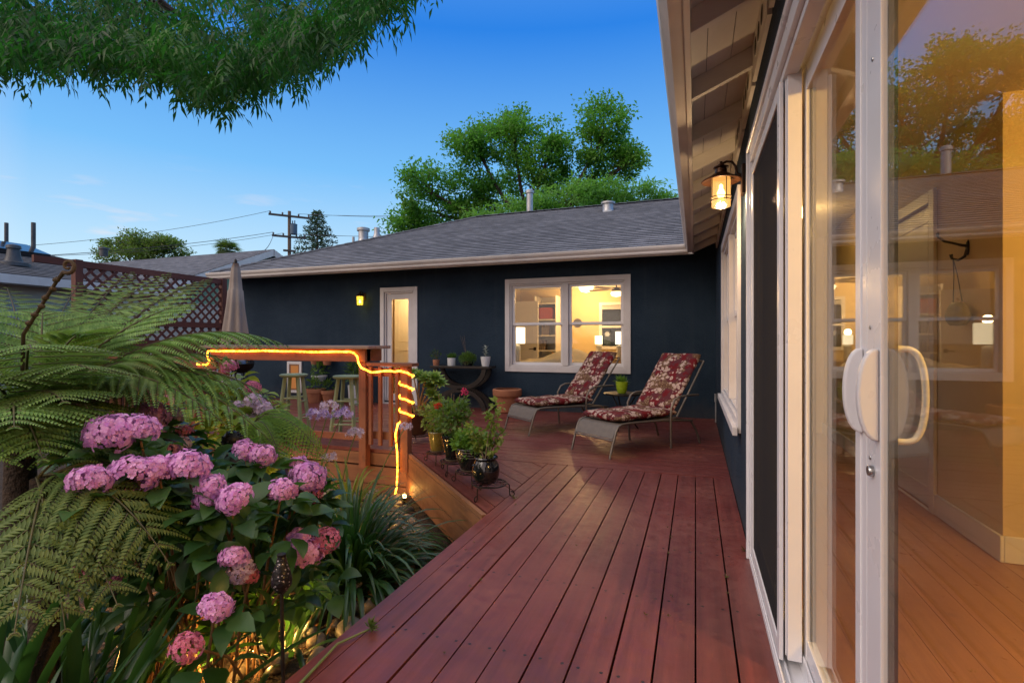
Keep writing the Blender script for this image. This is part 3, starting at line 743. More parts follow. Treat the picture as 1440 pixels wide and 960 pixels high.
def chaise(label, loc, rz):
    t = thing('chaise_longue', label, 'lounge chair', loc, rz, 'chaise longues on the deck')
    Wd = .58; hw = Wd/2; sh = .335; hy = .98; ang = math.radians(51); BL = .79
    # side rails: foot curl, long seat rail
    for sx in (-1, 1):
        x = sx*hw; mb = MB()
        mb.tube([(x*.99, -.07, .0), (x*.99, -.03, .13), (x, .02, .27), (x, .05, .315), (x, .10, sh-.005), (x, .2, sh), (x, .7, sh-.015), (x, 1.25, sh-.06)], .0125, 10); mb.build('side_rail', pewter, t, smooth='auto')
        mb = MB(); mb.tube([(x*1.0, .06, .30), (x, .115, .12), (x, .135, .0)], .011, 8) if False else None
        mb = MB(); mb.tube([(x*1.04, .86, 0), (x*1.08, .84, .33), (x*1.10, .845, .45), (x*1.10, .90, .535), (x*1.10, .98, .565), (x*1.10, 1.22, .572), (x*1.06, 1.34, .565)], .0125, 10); mb.build('arm_leg', pewter, t, smooth='auto')
        mb = MB(); mb.tube([(x, 1.22, sh-.058), (x*1.02, 1.32, .15), (x*1.04, 1.38, 0)], .0125, 8); mb.build('leg', pewter, t, smooth='auto')
        mb = MB(); mb.tube([(x*.98, hy, sh), (x*.98, hy+BL*math.cos(ang), sh+BL*math.sin(ang))], .0115, 8); mb.build('back_rail', pewter, t, smooth='auto')
    mb = MB(); mb.tube([(-hw, -.027, .178), (hw, -.027, .178)], .010, 8); mb.build('crossbar', pewter, t, smooth='auto')
    mb = MB(); mb.tube([(-hw, 1.18, sh-.055), (hw, 1.18, sh-.055)], .010, 8); mb.tube([(-hw*.98, hy+BL*math.cos(ang), sh+BL*math.sin(ang)), (hw*.98, hy+BL*math.cos(ang), sh+BL*math.sin(ang))], .0115, 8); mb.build('crossbar', pewter, t, smooth='auto')
    mb = MB(); w = hw-.012; prf = [(-.026, .195), (.012, .262), (.045, .312), (.10, sh-.004), (.5, sh-.006), (hy, sh-.006)]
    vs = [(sx*w, y, z_) for y, z_ in prf for sx in (-1, 1)]; mb.add(vs, [(2*i, 2*i+1, 2*i+3, 2*i+2) for i in range(len(prf)-1)])
    o = mb.build('sling', sling_m, t); sm = o.modifiers.new('thick', 'SOLIDIFY'); sm.thickness = .006
    vs, fs = pad(hy-.06, Wd-.03, .085, 2); M = Matrix.Translation((0, .075, sh+.006))
    mb = MB(); mb.add([M@Vector(p) for p in vs], fs); mb.build('seat_cushion', floral_m, t, smooth='auto')
    vs, fs = pad(BL+.0, Wd-.03, .085, 2); M = Matrix.Translation((0, hy-.005, sh+.05))@Matrix.Rotation(ang, 4, 'X')
    mb = MB(); mb.add([M@Vector(p) for p in vs], fs); mb.build('back_cushion', floral_m, t, smooth='auto')
    return t
ax = math.atan2(.6, .8)
chaise('red floral cushioned chaise longue beside the dark corner of the house', (-1.00, 5.39, 0), -ax+.02)
chaise('red floral cushioned chaise longue under the big window by the terracotta pot', (-2.14, 6.32, 0), -ax-.02)

# side table and lime pot
t = thing('side_table', 'small round dark metal side table between the two chaise longues', 'table', (-.93, 7.02, 0))
mb = MB(); mb.lathe([(0, .462), (.24, .462), (.255, .468), (.255, .482), (.245, .486), (0, .484)], 32); mb.build('tabletop', black_metal, t, smooth='auto')
for k in range(3):
    a = k*2*PI/3+.4; c, s_ = math.cos(a), math.sin(a); mb = MB()
    mb.tube([(.20*c, .20*s_, .462), (.09*c, .09*s_, .30), (.10*c, .10*s_, .16), (.22*c, .22*s_, .0)], .009, 8); mb.build('leg', black_metal, t, smooth='auto')
mb = MB(); mb.tube([(.095*math.cos(a), .095*math.sin(a), .24) for a in np.linspace(0, 2*PI, 19)[:-1]], .006, 6, closed=True); mb.build('ring_brace', black_metal, t, smooth='auto')

terra = mat('terracotta', (.40, .165, .085), (.33, .13, .07), 7, .8, bump=.3, bscale=60)
soil_m = mat('potting_soil', (.03, .02, .014), (.06, .04, .028), 30, .95, bump=.8, bscale=60)
def glaze(name, c, rough=.12): return mat(name, c, tuple(x*.7 for x in c), 10, rough, coat=.6)
lime = glaze('lime_glaze', (.30, .46, .02), .25); blk_glaze = glaze('black_glaze', (.008, .009, .011)); white_glaze = mat('white_ceramic', (.66, .68, .70), (.60, .62, .64), 9, .35)
ochre_glaze = glaze('ochre_glaze', (.22, .17, .035), .3)
def pot(parent, prof, m, soil_z, n=28, name='pot'):
    mb = MB(); mb.lathe(prof, n, cap=False); p = mb.build(name, m, parent, smooth='auto')
    inner = np.interp(soil_z, [z_ for r, z_ in prof[1:6]], [r for r, z_ in prof[1:6]]) if False else None
    return p
def hollow(outer, wall=.014):
    """close an outer profile (r,z from base up) with an inner wall and a floor"""
    inn = [(max(r-wall, .004), z_) for r, z_ in outer[::-1]]; inn = [p for p in inn if p[1] > outer[0][1]+.02]
    return [(.0005, outer[0][1])]+outer+inn+[(.0005, inn[-1][1])]
def soil_disc(parent, r, z_):
    mb = MB(); mb.lathe([(.0005, z_+.006), (r*.6, z_+.004), (r, z_)], 18); mb.build('soil', soil_m, parent, smooth=True)
def leaf_cloud(name, parent, m, n, c, rad, L, Wd, upb=.3, flat=1.0):
    q = rand_dirs(n)*RNG.random((n, 1))**(.45); pts_ = np.array(c)+q*np.array(rad); D = unit(q+rand_dirs(n)*.6+np.array([0, 0, upb])); Nn = unit(np.array([0, 0, 1.])+rand_dirs(n)*.7)
    v, f = leaf_arrays(pts_, D, Nn, L*RNG.uniform(.6, 1.25, n), Wd*RNG.uniform(.7, 1.2, n), .2); return v, f
pot_green = leaf_mat('pot_leaves', (.045, .11, .02), (.12, .22, .045), third=(.10, .12, .03))
pot_fresh = leaf_mat('fresh_leaves', (.08, .20, .02), (.20, .36, .05))
grass_green = leaf_mat('grass_tuft', (.03, .10, .02), (.10, .22, .04))
pale_succ = leaf_mat('pale_succulent', (.42, .48, .46), (.55, .60, .57), tfac=.1)
dark_leaf = leaf_mat('dark_leaves', (.014, .045, .016), (.035, .085, .03))
grey_stem = mat('woody_stem', (.20, .13, .09), (.12, .08, .05), 20, .8)
def local_np(name, va, fa, m, parent): 
    o = np_mesh(name, va, fa, m); o.parent = parent; return o
t = thing('potted_plant', 'lime green pot with a small grassy plant on the side table', 'potted plant', (-.93, 6.98, .487))
mb = MB(); mb.lathe(hollow([(.055, 0), (.066, .03), (.078, .09), (.082, .14), (.084, .158)]), 28, cap=False); mb.build('pot', lime, t, smooth='auto'); soil_disc(t, .068, .135)
v, f = leaf_cloud('x', t, grass_green, 160, (0, 0, .15), (.05, .05, .03), .085, .010, 1.2); local_np('foliage', v, f, pot_fresh, t)

t = thing('terracotta_pot', 'large empty terracotta flowerpot on the deck against the navy wall', 'flowerpot', (-2.97, 8.06, 0))
mb = MB(); mb.lathe(hollow([(.155, 0), (.165, .02), (.205, .27), (.236, .272), (.243, .285), (.246, .375), (.238, .385), (.222, .386)], .022), 36, cap=False); mb.build('pot', terra, t, smooth='auto'); soil_disc(t, .18, .30)
mb = MB(); mb.lathe([(0.0005, -.0), (.17, .0), (.19, .02), (.18, .022)], 30); mb.build('saucer', terra, t, smooth='auto')

# ------------------------------------------------------------------ console table of crossing arches
dark_wood = mat('dark_console_wood', (.010, .007, .006), (.018, .012, .009), 9, .4, mapscale=(1, 8, 8))
CX, CYY = -3.84, 8.16
t = thing('console_table', 'dark wooden console table with crossing arched legs against the navy wall', 'console table', (CX, CYY, 0))
mb = MB(); mb.box(-.56, .56, -.17, .17, .715, .755); mb.build('tabletop', dark_wood, t, bevel=.005)
def arch(cz, sgn, y):
    mb = MB(); R0, R1 = .50, .42; o1 = [(R0*math.cos(a), y, cz+sgn*.37*math.sin(a)) for a in np.linspace(0, PI, 25)]; o2 = [(R1*math.cos(a), y, cz+sgn*.30*math.sin(a)) for a in np.linspace(PI, 0, 25)]
    for i in range(24):
        a_, b_, c_, d_ = o1[i], o1[i+1], o2[23-i], o2[24-i]; mb.prism([a_, b_, c_, d_], (0, -.02, 0), (0, .02, 0))
    return mb
for y in (-.13, .13):
    arch(.7145, -1, y).build('upper_arch', dark_wood, t); arch(.0, 1, y+.0005).build('leg_arch', dark_wood, t)
mb = MB(); mb.box(-.04, .04, -.15, .15, .335, .365); mb.build('stretcher', dark_wood, t)
def small_pot(label, x, y, z, r, h, m, flare=1.15):
    t = thing('potted_plant', label, 'potted plant', (x, y, z), 0, 'small pots on the console table')
    mb = MB(); mb.lathe(hollow([(r/flare, 0), (r/flare*1.03, h*.1), (r, h*.85), (r, h)], .008), 24, cap=False); mb.build('pot', m, t, smooth='auto'); soil_disc(t, r*.85, h*.86); return t
t = small_pot('short white pot with trimmed green grass on the console table', -4.04, 8.13, .756, .075, .135, white_glaze, 1.08)
v, f = leaf_cloud('x', t, grass_green, 420, (0, 0, .13), (.06, .06, .02), .085, .007, 2.2); local_np('foliage', v, f, grass_green, t)
t = small_pot('round bushy green plant in a low dark pot on the console table', -3.73, 8.13, .756, .10, .075, blk_glaze, 1.3)
v, f = leaf_cloud('x', t, grass_green, 1100, (0, 0, .13), (.145, .14, .10), .045, .014, .3); local_np('foliage', v, f, pot_green, t)
mb = MB()
for k in range(5):
    a = random.uniform(-1, 1); mb.tube([(0, 0, .1), (-.05+.03*a, 0, .28), (-.12+.08*a, .02, .48+.06*random.random())], .0016, 4)
mb.build('stem', grey_stem, t)
t = small_pot('white pot with a pale upright succulent at the end of the console table', -3.39, 8.12, .756, .085, .165, white_glaze, 1.35)
mb = MB(); mb.tube([(0, 0, .14), (.005, 0, .24), (-.01, 0, .34)], .005, 6); mb.build('stem', pale_succ, t)
vv = []
for k in range(16):
    a = k*2.4; z_ = .17+.17*k/15; vv.append((np.array([[0.0, 0, z_]]), np.array([[math.cos(a), math.sin(a), .5]])))
v, f = leaf_arrays(np.concatenate([a for a, b in vv]), np.concatenate([b for a, b in vv]), np.tile([[0, 0, 1.]], (16, 1)), .075, .045, .1); local_np('foliage', v, f, pale_succ, t)
t = small_pot('small dark pot with a sparse dry plant beside the white grass pot', -4.34, 8.12, .756, .06, .10, terra, 1.2)
v, f = leaf_cloud('x', t, dark_leaf, 70, (0, 0, .18), (.08, .08, .09), .055, .022, .4); local_np('foliage', v, f, dark_leaf, t)
mb = MB(); [mb.tube([(0, 0, .08), (.02*k, .01*k, .25)], .002, 4) for k in (-2, -1, 1, 2)]; mb.build('stem', grey_stem, t)

# ------------------------------------------------------------------ wrought iron stands and the pots on them
def pot_stand(label, loc, rz, r=.125, h=.10, group='wrought iron plant stands'):
    t = thing('plant_stand', label, 'plant stand', loc, rz, group)
    mb = MB(); mb.tube([(r*math.cos(a), r*math.sin(a), h) for a in np.linspace(0, 2*PI, 29)[:-1]], .0055, 6, closed=True)
    for k in range(-2, 3):
        x = k*r*.36; y = math.sqrt(r*r-x*x); mb.tube([(x, -y, h+.001), (x, y, h+.001)], .003, 5); mb.tube([(-y, x, h-.003), (y, x, h-.003)], .003, 5)
    mb.build('ring_grid', black_metal, t, smooth='auto')
    for k in range(3):
        a = k*2*PI/3; c, s_ = math.cos(a), math.sin(a); mb = MB()
        L = [(r*c, r*s_, h), ((r+.018)*c, (r+.018)*s_, h*.9), ((r+.020)*c, (r+.020)*s_, .035)]
        L += [((r+.020+.018*(1-math.cos(b)))*c-(0)*s_, (r+.020+.018*(1-math.cos(b)))*s_, .0225-.018*math.sin(b)+.0) for b in np.linspace(.3, 5.2, 12)]
        mb.tube(L, .0045, 6); mb.build('leg', black_metal, t, smooth='auto')
    return t
S1 = ((-1.48, 3.62, 0), (-1.76, 3.90, 0), (-2.06, 4.18, 0), (-2.37, 4.46, 0))
pot_stand('black iron plant stand under the round glossy black pot', S1[0], .3, .135)
pot_stand('black iron plant stand under the ribbed striped pot', S1[1], 1.0)
pot_stand('black iron plant stand under the tall plain black pot', S1[2], .6)
pot_stand('black iron plant stand under the ochre green pot beside the lit post', S1[3], .9, .105)
saucer_m = mat('clay_saucer', (.22, .18, .14), (.17, .13, .10), 12, .7)
def saucer(t, r):
    mb = MB(); mb.lathe([(.0005, 0), (r*.9, 0), (r*1.08, .018), (r*1.03, .019), (r*.85, .008), (.0005, .008)], 28, cap=False); mb.build('saucer', saucer_m, t, smooth='auto')
t = thing('potted_plant', 'round glossy black pot with a leggy half bare geranium, nearest on the deck edge', 'potted plant', (-1.50, 3.60, .106))
mb = MB(); mb.lathe(hollow([(.062, 0), (.08, .012), (.102, .06), (.106, .10), (.098, .145), (.083, .168), (.080, .176), (.088, .188), (.094, .194), (.090, .202)], .010), 36, cap=False)
for sx in (-1, 1): mb.lathe([(.0005, .012), (.014, .008), (.016, 0)], 10, (.1*sx*.7, -.1*.7, .14), None)
mb.build('pot', blk_glaze, t, smooth='auto'); soil_disc(t, .078, .165)
vs = []; mb = MB()
for (x, y, h, lean) in ((-.02, 0, .23, -.10), (.02, .01, .33, .03), (.0, -.02, .42, .10), (.03, 0, .19, .07), (-.03, .01, .16, -.05)):
    top = Vector((x+lean, y, .17+h)); mb.tube([(x*.6, y, .16), (x+lean*.3, y, .17+h*.5), top], [.006, .005, .003], 6)
    for q in range(3):
        s_ = .45+.55*q/2; p = Vector((x+lean*s_, y, .17+h*s_)); n = 16 if q < 2 else 26; rr = .035 if q < 2 else .05
        vs.append(leaf_cloud('', None, None, n, tuple(p), (rr, rr, rr), .045, .040, .2))
mb.build('stem', grey_stem, t, smooth='auto'); v, f = join(vs); local_np('foliage', v, f, leaf_mat('leggy_leaves', (.12, .20, .03), (.24, .26, .06), third=(.26, .16, .10)), t)
def stripes():
    m, tt = new_mat('ribbed_glaze'); z_ = N_(tt, 'ShaderNodeTexCoord').outputs['Object']; sp = N_(tt, 'ShaderNodeSeparateXYZ'); tt.links.new(z_, sp.inputs[0])
    w = math_(tt, 'FRACT', math_(tt, 'MULTIPLY', sp.outputs[2], 46.0)); lite = math_(tt, 'MULTIPLY', maprange(tt, w, .62, .74), maprange(tt, sp.outputs[2], .11, .125))
    c = mixc(tt, lite, (.012, .012, .014), (.16, .15, .15)); finish(tt, c, .2, coat=.5); return m
t = thing('potted_plant', 'ribbed dark pot with pale stripes and a bushy bright green geranium', 'potted plant', (-1.76, 3.90, .106))
saucer(t, .085); prof = [(.078, .009)]+[(.078+.05*math.sin(min(k/14, 1)*PI/2)+.003*math.sin(k*PI/1.0+.5), .012+.172*k/16) for k in range(1, 17)]+[(.132, .190), (.126, .198)]
mb = MB(); mb.lathe(hollow(prof, .012), 36, cap=False); mb.build('pot', stripes(), t, smooth='auto'); soil_disc(t, .105, .165)
ger = leaf_mat('geranium_leaves', (.05, .14, .02), (.13, .27, .04), third=(.16, .16, .05))
v, f = join([leaf_cloud('', None, None, 430, (0, 0, .24), (.16, .15, .09), .05, .045, .3), leaf_cloud('', None, None, 60, (0, 0, .17), (.15, .14, .05), .05, .04, -.3)]); local_np('foliage', v, f, ger, t)
red_petal = leaf_mat('red_petals', (.55, .03, .01), (.70, .05, .02), trans=(.6, .1, .05)); mag_petal = leaf_mat('magenta_petals', (.55, .02, .10), (.7, .05, .16), trans=(.6, .1, .2))
t = thing('potted_plant', 'tall plain black pot with red and magenta flowering geraniums', 'potted plant', (-2.06, 4.18, .106))
saucer(t, .075); mb = MB(); mb.lathe(hollow([(.062, .009), (.068, .02), (.095, .15), (.104, .19), (.104, .205), (.112, .208), (.112, .228), (.106, .232)], .010), 32, cap=False); mb.build('pot', blk_glaze, t, smooth='auto'); soil_disc(t, .09, .205)
ger2 = leaf_mat('mottled_geranium', (.045, .10, .025), (.12, .20, .05), third=(.15, .11, .06))
v, f = join([leaf_cloud('', None, None, 420, (0, 0, .38), (.17, .16, .17), .05, .042, .2), leaf_cloud('', None, None, 120, (.08, .0, .46), (.10, .1, .12), .045, .04, .2)]); local_np('foliage', v, f, ger2, t)
for nm, m_, p in (('flower', red_petal, (-.10, -.10, .50)), ('flower', mag_petal, (.10, .02, .62))):
    v, f = leaf_cloud('', None, None, 60, p, (.03, .03, .025), .022, .018, .2); local_np(nm, v, f, m_, t)
mb = MB(); [mb.tube([(0, 0, .21), (a*.06, b*.06, .4), (a*.1, b*.1, .60)], .003, 5) for a, b in ((-1, -1), (1, .2), (.3, -.5), (-.5, .6), (.8, -.3))]; mb.build('stem', grey_stem, t)
t = thing('potted_plant', 'ochre green pot with a trailing yellow green plant next to the lit post', 'potted plant', (-2.37, 4.46, .106))
saucer(t, .07); mb = MB(); mb.lathe(hollow([(.06, .009), (.065, .02), (.082, .13), (.090, .18), (.094, .192), (.09, .2)], .010), 28, cap=False); mb.build('pot', ochre_glaze, t, smooth='auto'); soil_disc(t, .078, .175)
v, f = join([leaf_cloud('', None, None, 420, (0, 0, .33), (.15, .14, .16), .045, .03, .2), leaf_cloud('', None, None, 110, (-.13, .1, .38), (.14, .1, .05), .045, .025, .1)]); local_np('foliage', v, f, leaf_mat('trailing_leaves', (.10, .15, .025), (.22, .27, .05)), t)

# aeonium behind the lit post
pot_stand('scrolled iron plant stand behind the lit post carrying the big dark aeonium pot', (-3.06, 5.28, 0), .15, .16, .09, None)
t = thing('potted_plant', 'leggy green aeonium with rosettes in a big dark tapered pot behind the lit post', 'potted plant', (-3.06, 5.28, .096))
mb = MB(); mb.lathe(hollow([(.09, 0), (.10, .02), (.175, .22), (.185, .25), (.178, .262)], .014), 32, cap=False); mb.build('pot', mat('dark_bronze_pot', (.035, .018, .014), (.05, .028, .02), 9, .35), t, smooth='auto'); soil_disc(t, .155, .235)
aeo = leaf_mat('aeonium_leaves', (.18, .32, .06), (.36, .50, .12), tfac=.3)
vs = []; mb = MB(); stem_m = mat('aeonium_stem', (.36, .25, .12), (.26, .17, .08), 20, .7)
for (x, y, z_, r) in ((-.22, 0, .72, .085), (-.10, .05, .70, .09), (.02, 0, .68, .09), (.12, -.02, .65, .10), (.22, .0, .66, .10), (.27, .03, .60, .09), (.20, -.04, .48, .085), (.25, 0, .42, .08), (.18, .03, .32, .08), (.26, -.02, .27, .085), (-.16, -.04, .62, .075), (.05, .05, .62, .08), (.16, 0, .56, .08), (-.26, .0, .66, .07), (-.22, -.05, .28, .08), (-.14, .05, .24, .09)):
    c = np.array([x, y, z_]); mb.tube([(x*.1, y, .22), (x*.35, y, .22+(z_-.22)*.45), (x*.85, y, z_-.05), (x, y, z_)], [.012, .010, .008, .007], 6)
    ax_ = unit(np.array([x*.9, y-.25, .55])); n = 46; k = np.arange(n); a = k*2.39996; el = 1.45-1.5*k/n
    e1 = unit(np.cross(ax_, [0, 0, 1.0])); e2 = np.cross(ax_, e1)
    D = (np.cos(a)*np.cos(el))[:, None]*e1+(np.sin(a)*np.cos(el))[:, None]*e2+np.sin(el)[:, None]*ax_
    v, f = leaf_arrays(np.tile(c, (n, 1)), D, np.tile(ax_, (n, 1))+D*.2, r*1.25*(.45+.65*k/n), r*.55*(.5+.6*k/n), -.08); vs.append((v, f))
mb.build('stem', stem_m, t, smooth='auto'); v, f = join(vs); local_np('foliage', v, f, aeo, t)

# ------------------------------------------------------------------ wall lanterns
amber = glow('bulb_glow', (1.0, .50, .11), 25.0)
lan_glass = glass_mat('lantern_glass', 1.3, (1.0, .86, .55))
bronze = mat('dark_bronze', (.030, .018, .012), (.06, .03, .018), 16, .42, metal=.7); copper_rim = mat('bronze_hat', (.10, .042, .018), (.05, .022, .012), 14, .35, metal=.7)
def frosted(name, col, st):
    m, tt = new_mat(name); tr = N_(tt, 'ShaderNodeBsdfTransparent'); em = N_(tt, 'ShaderNodeEmission'); em.inputs[0].default_value = c4(col); em.inputs[1].default_value = st
    gl = N_(tt, 'ShaderNodeBsdfGlossy'); gl.inputs['Roughness'].default_value = .15
    a = N_(tt, 'ShaderNodeMixShader'); a.inputs[0].default_value = .35; tt.links.new(tr.outputs[0], a.inputs[1]); tt.links.new(em.outputs[0], a.inputs[2])
    b = N_(tt, 'ShaderNodeMixShader'); b.inputs[0].default_value = .06; tt.links.new(a.outputs[0], b.inputs[1]); tt.links.new(gl.outputs[0], b.inputs[2])
    o_ = N_(tt, 'ShaderNodeOutputMaterial'); tt.links.new(b.outputs[0], o_.inputs[0]); return m
def point(name, loc, watts, col, r=.03, parent=None):
    l = bpy.data.lights.new(name, 'POINT'); l.energy = watts; l.color = col; l.shadow_soft_size = r
    o_ = bpy.data.objects.new(name, l); COL.objects.link(o_); o_.location = loc
    if parent is not None: o_.parent = parent
    return o_
t = thing('wall_lantern', 'bronze wall lantern with wide hat and lit amber glass by the sliding door', 'wall lantern', (WX, 3.47, 2.14))
mb = MB(); mb.box(-.022, -.0005, -.045, .045, -.05, .13); mb.build('backplate', bronze, t, bevel=.004)
mb = MB(); mb.tube([(-.02, 0, .07), (-.045, 0, .085), (-.055, 0, .13), (-.075, 0, .160), (-.105, 0, .165), (-.138, 0, .152)], .0075, 8); mb.tube([(-.02, 0, .062), (-.10, 0, .055)], .007, 8); mb.build('arm', bronze, t, smooth='auto')
ox = (-.138, 0, 0)
mb = MB(); mb.lathe([(.0005, .172), (.009, .168), (.006, .158), (.018, .150), (.020, .138), (.044, .135), (.046, .128), (.034, .124), (.036, .096), (.052, .088), (.060, .080), (.112, .052), (.118, .045), (.112, .042), (.058, .066), (.0005, .07)], 32, ox, cap=False); mb.build('hat', copper_rim, t, smooth='auto')
mb = MB(); mb.lathe([(.056, .062), (.056, -.115), (.054, -.115), (.054, .062)], 32, ox, cap=False); gsh = mb.build('glass_shade', frosted('lantern_glow', (1.0, .48, .11), 1.25), t, smooth='auto')
mb = MB()
for k in range(4):
    a = k*PI/2+.5; mb.tube([(ox[0]+.060*math.cos(a), .060*math.sin(a), .06), (ox[0]+.060*math.cos(a), .060*math.sin(a), -.085)], .0026, 6)
for z_ in (-.055, -.075): mb.tube([(ox[0]+.060*math.cos(a), .060*math.sin(a), z_) for a in np.linspace(0, 2*PI, 25)[:-1]], .0026, 6, closed=True)
mb.build('cage', bronze, t, smooth='auto')
mb = MB(); mb.lathe([(.0005, .03), (.011, .02), (.012, .0), (.022, -.022), (.024, -.038), (.016, -.055), (.0005, -.06)], 16, ox, cap=False); mb.build('bulb', amber, t, smooth=True)
point('lantern_light', (-.138, 0, -.085), 24.0, (1.0, .64, .32), .03, t)
t = thing('wall_lantern', 'small iron cage lantern glowing yellow on the far wall beside the back door', 'wall lantern', (-6.06, BY, 1.93))
mb = MB(); mb.box(-.045, .045, -.02, -.0005, .05, .19); mb.build('backplate', bronze, t, bevel=.004)
mb = MB(); mb.tube([(0, -.02, .13), (0, -.06, .20), (0, -.11, .215), (0, -.13, .185)], .009, 8); mb.build('arm', bronze, t, smooth='auto')
mb = MB(); mb.lathe([(.0005, .20), (.012, .19), (.03, .17), (.075, .125), (.082, .115), (.0005, .112)], 16, (0, -.13, 0), cap=False); mb.build('hat', bronze, t, smooth='auto')
mb = MB(); mb.lathe([(.062, .112), (.055, -.055), (.053, -.055), (.06, .112)], 8, (0, -.13, 0), cap=False); mb.build('glass_shade', frosted('lantern_glow_yellow', (1.0, .62, .04), 2.6), t)
mb = MB()
for k in range(8):
    a = k*PI/4; mb.tube([(.066*math.cos(a), -.13+.066*math.sin(a), .112), (.058*math.cos(a), -.13+.058*math.sin(a), -.06)], .004, 5)
for z_, r in ((-.058, .058), (.02, .062)): mb.tube([(r*math.cos(a), -.13+r*math.sin(a), z_) for a in np.linspace(0, 2*PI, 17)[:-1]], .004, 5, closed=True)
mb.build('cage', bronze, t)
mb = MB(); mb.lathe([(.0005, .05), (.016, .04), (.02, .015), (.012, -.01), (.0005, -.015)], 12, (0, -.13, 0), cap=False); mb.build('bulb', glow('bulb_yellow', (1, .7, .12), 30), t, smooth=True)
point('lantern_light', (0, -.13, .02), 3.0, (1.0, .68, .08), .03, t)

# ------------------------------------------------------------------ closed umbrella, lattice screen
umb_m = mat('taupe_canvas', (.36, .30, .265), (.29, .24, .215), 4, .85, bump=.3, bscale=200, mapscale=(1, 1, .3))
t = thing('patio_umbrella', 'closed taupe patio umbrella standing between the lattice screen and the bar', 'umbrella', (-6.70, 6.02, 0))
mb = MB(); mb.tube([(0, 0, .05), (0, 0, 2.40)], .019, 10); mb.lathe([(.0005, 2.46), (.02, 2.44), (.025, 2.40), (.0005, 2.39)], 12, cap=False); mb.build('pole', black_metal, t, smooth='auto')
mb = MB(); mb.lathe([(.0005, 0), (.24, 0), (.25, .03), (.22, .06), (.05, .075), (.04, .25), (.0005, .25)], 24, cap=False); mb.build('base', black_metal, t, smooth='auto')
vs = []; n = 64; rows = [(2.39, .05, .1), (2.30, .085, .15), (2.12, .11, .2), (1.98, .125, .22), (1.97, .14, .25), (1.75, .17, .35), (1.55, .20, .42), (1.35, .235, .45), (1.18, .26, .48), (1.14, .262, .5)]
for z_, r, am in rows:
    for k in range(n):
        a = 2*PI*k/n; rr = .80*r*(1-am*.5*(1+math.cos(8*a+.9*math.sin(z_*2)))*.55+.04*math.sin(3*a+z_*5)); vs.append((rr*math.cos(a), rr*math.sin(a), z_-.04*(z_ < 1.2)*math.sin(8*a)))
mb = MB(); mb.add(vs, [(i*n+k, i*n+(k+1) % n, (i+1)*n+(k+1) % n, (i+1)*n+k) for i in range(len(rows)-1) for k in range(n)]+[tuple(range(n))]); mb.build('canopy', umb_m, t, smooth=True)

mbq = MB(); mbq.box(-13.95, -13.85, 8.6, 14.5, GZ, 2.25); mbq.box(-13.97, -13.83, 8.6, 14.5, 2.251, 2.30); tag(recentre(mbq.build('side_fence', mat('cream_fence', (.55, .52, .46), (.48, .45, .40), 3, .8))), 'cream side fence seen through the lattice screen', 'fence')
fence_m = wood_mat('oxblood_fence', (.17, .055, .040), (.10, .032, .025), (.20, .085, .065), .6, nails=False)
FX = -7.98
t = thing('lattice_screen', 'oxblood red lattice privacy screen with posts at the left end of the deck', 'fence', (FX, 5.8, 0))
for y in (4.60, 6.90): mb = MB(); uvbar(mb, (FX, y, GZ), (FX, y, 2.30), .095, .095, (0,1,0)); mb.build('post', fence_m, t, world=True, bevel=.004)
mb = MB(); uvbar(mb, (FX, 4.1, 2.245), (FX, 6.85, 2.245), .045, .09); uvbar(mb, (FX, 4.65, 1.46), (FX, 6.85, 1.46), .045, .09); mb.build('rail', fence_m, t, world=True)
mb = MB(); uvbar(mb, (FX, 3.0, 1.10), (FX, 6.85, 1.10), .06, .20); uvbar(mb, (FX, 3.0, .30), (FX, 6.85, .30), .05, .14); mb.build('rail', fence_m, t, world=True)
def lattice(z0, z1, y0, y1, pitch=.115, w=.036):
    mb = MB(); h = z1-z0
    for s_, xo in ((1, .006), (-1, -.006)):
        k = -h
        while k < (y1-y0):
            a = k; b = k+h; ya, za, yb, zb = a, 0.0, b, h
            if ya < 0: za -= ya; ya = 0
            if yb > y1-y0: zb -= yb-(y1-y0); yb = y1-y0
            if yb-ya > .02:
                p, q = ((y0+ya, z0+za), (y0+yb, z0+zb)) if s_ > 0 else ((y0+ya, z1-za), (y0+yb, z1-zb))
                mb.bar((FX+xo, p[0], p[1]), (FX+xo, q[0], q[1]), .010, w, (1,0,0)) if False else mb.bar((FX+xo, p[0], p[1]), (FX+xo, q[0], q[1]), w, .010, (1, 0, 0))
            k += pitch*1.35
    return mb
lattice(1.505, 2.20, 4.648, 6.852).build('lattice_panel', fence_m, t, world=True)
mb = lattice(1.20, 1.415, 4.648, 6.852); mb.build('lattice_panel', fence_m, t, world=True)
mb = MB()
for k in range(17): uvbar(mb, (FX-.035, 4.66+.13*k, .37), (FX-.035, 4.66+.13*k, 1.0), .118, .02, (0,1,0))
mb.build('board_panel', fence_m, t, world=True)

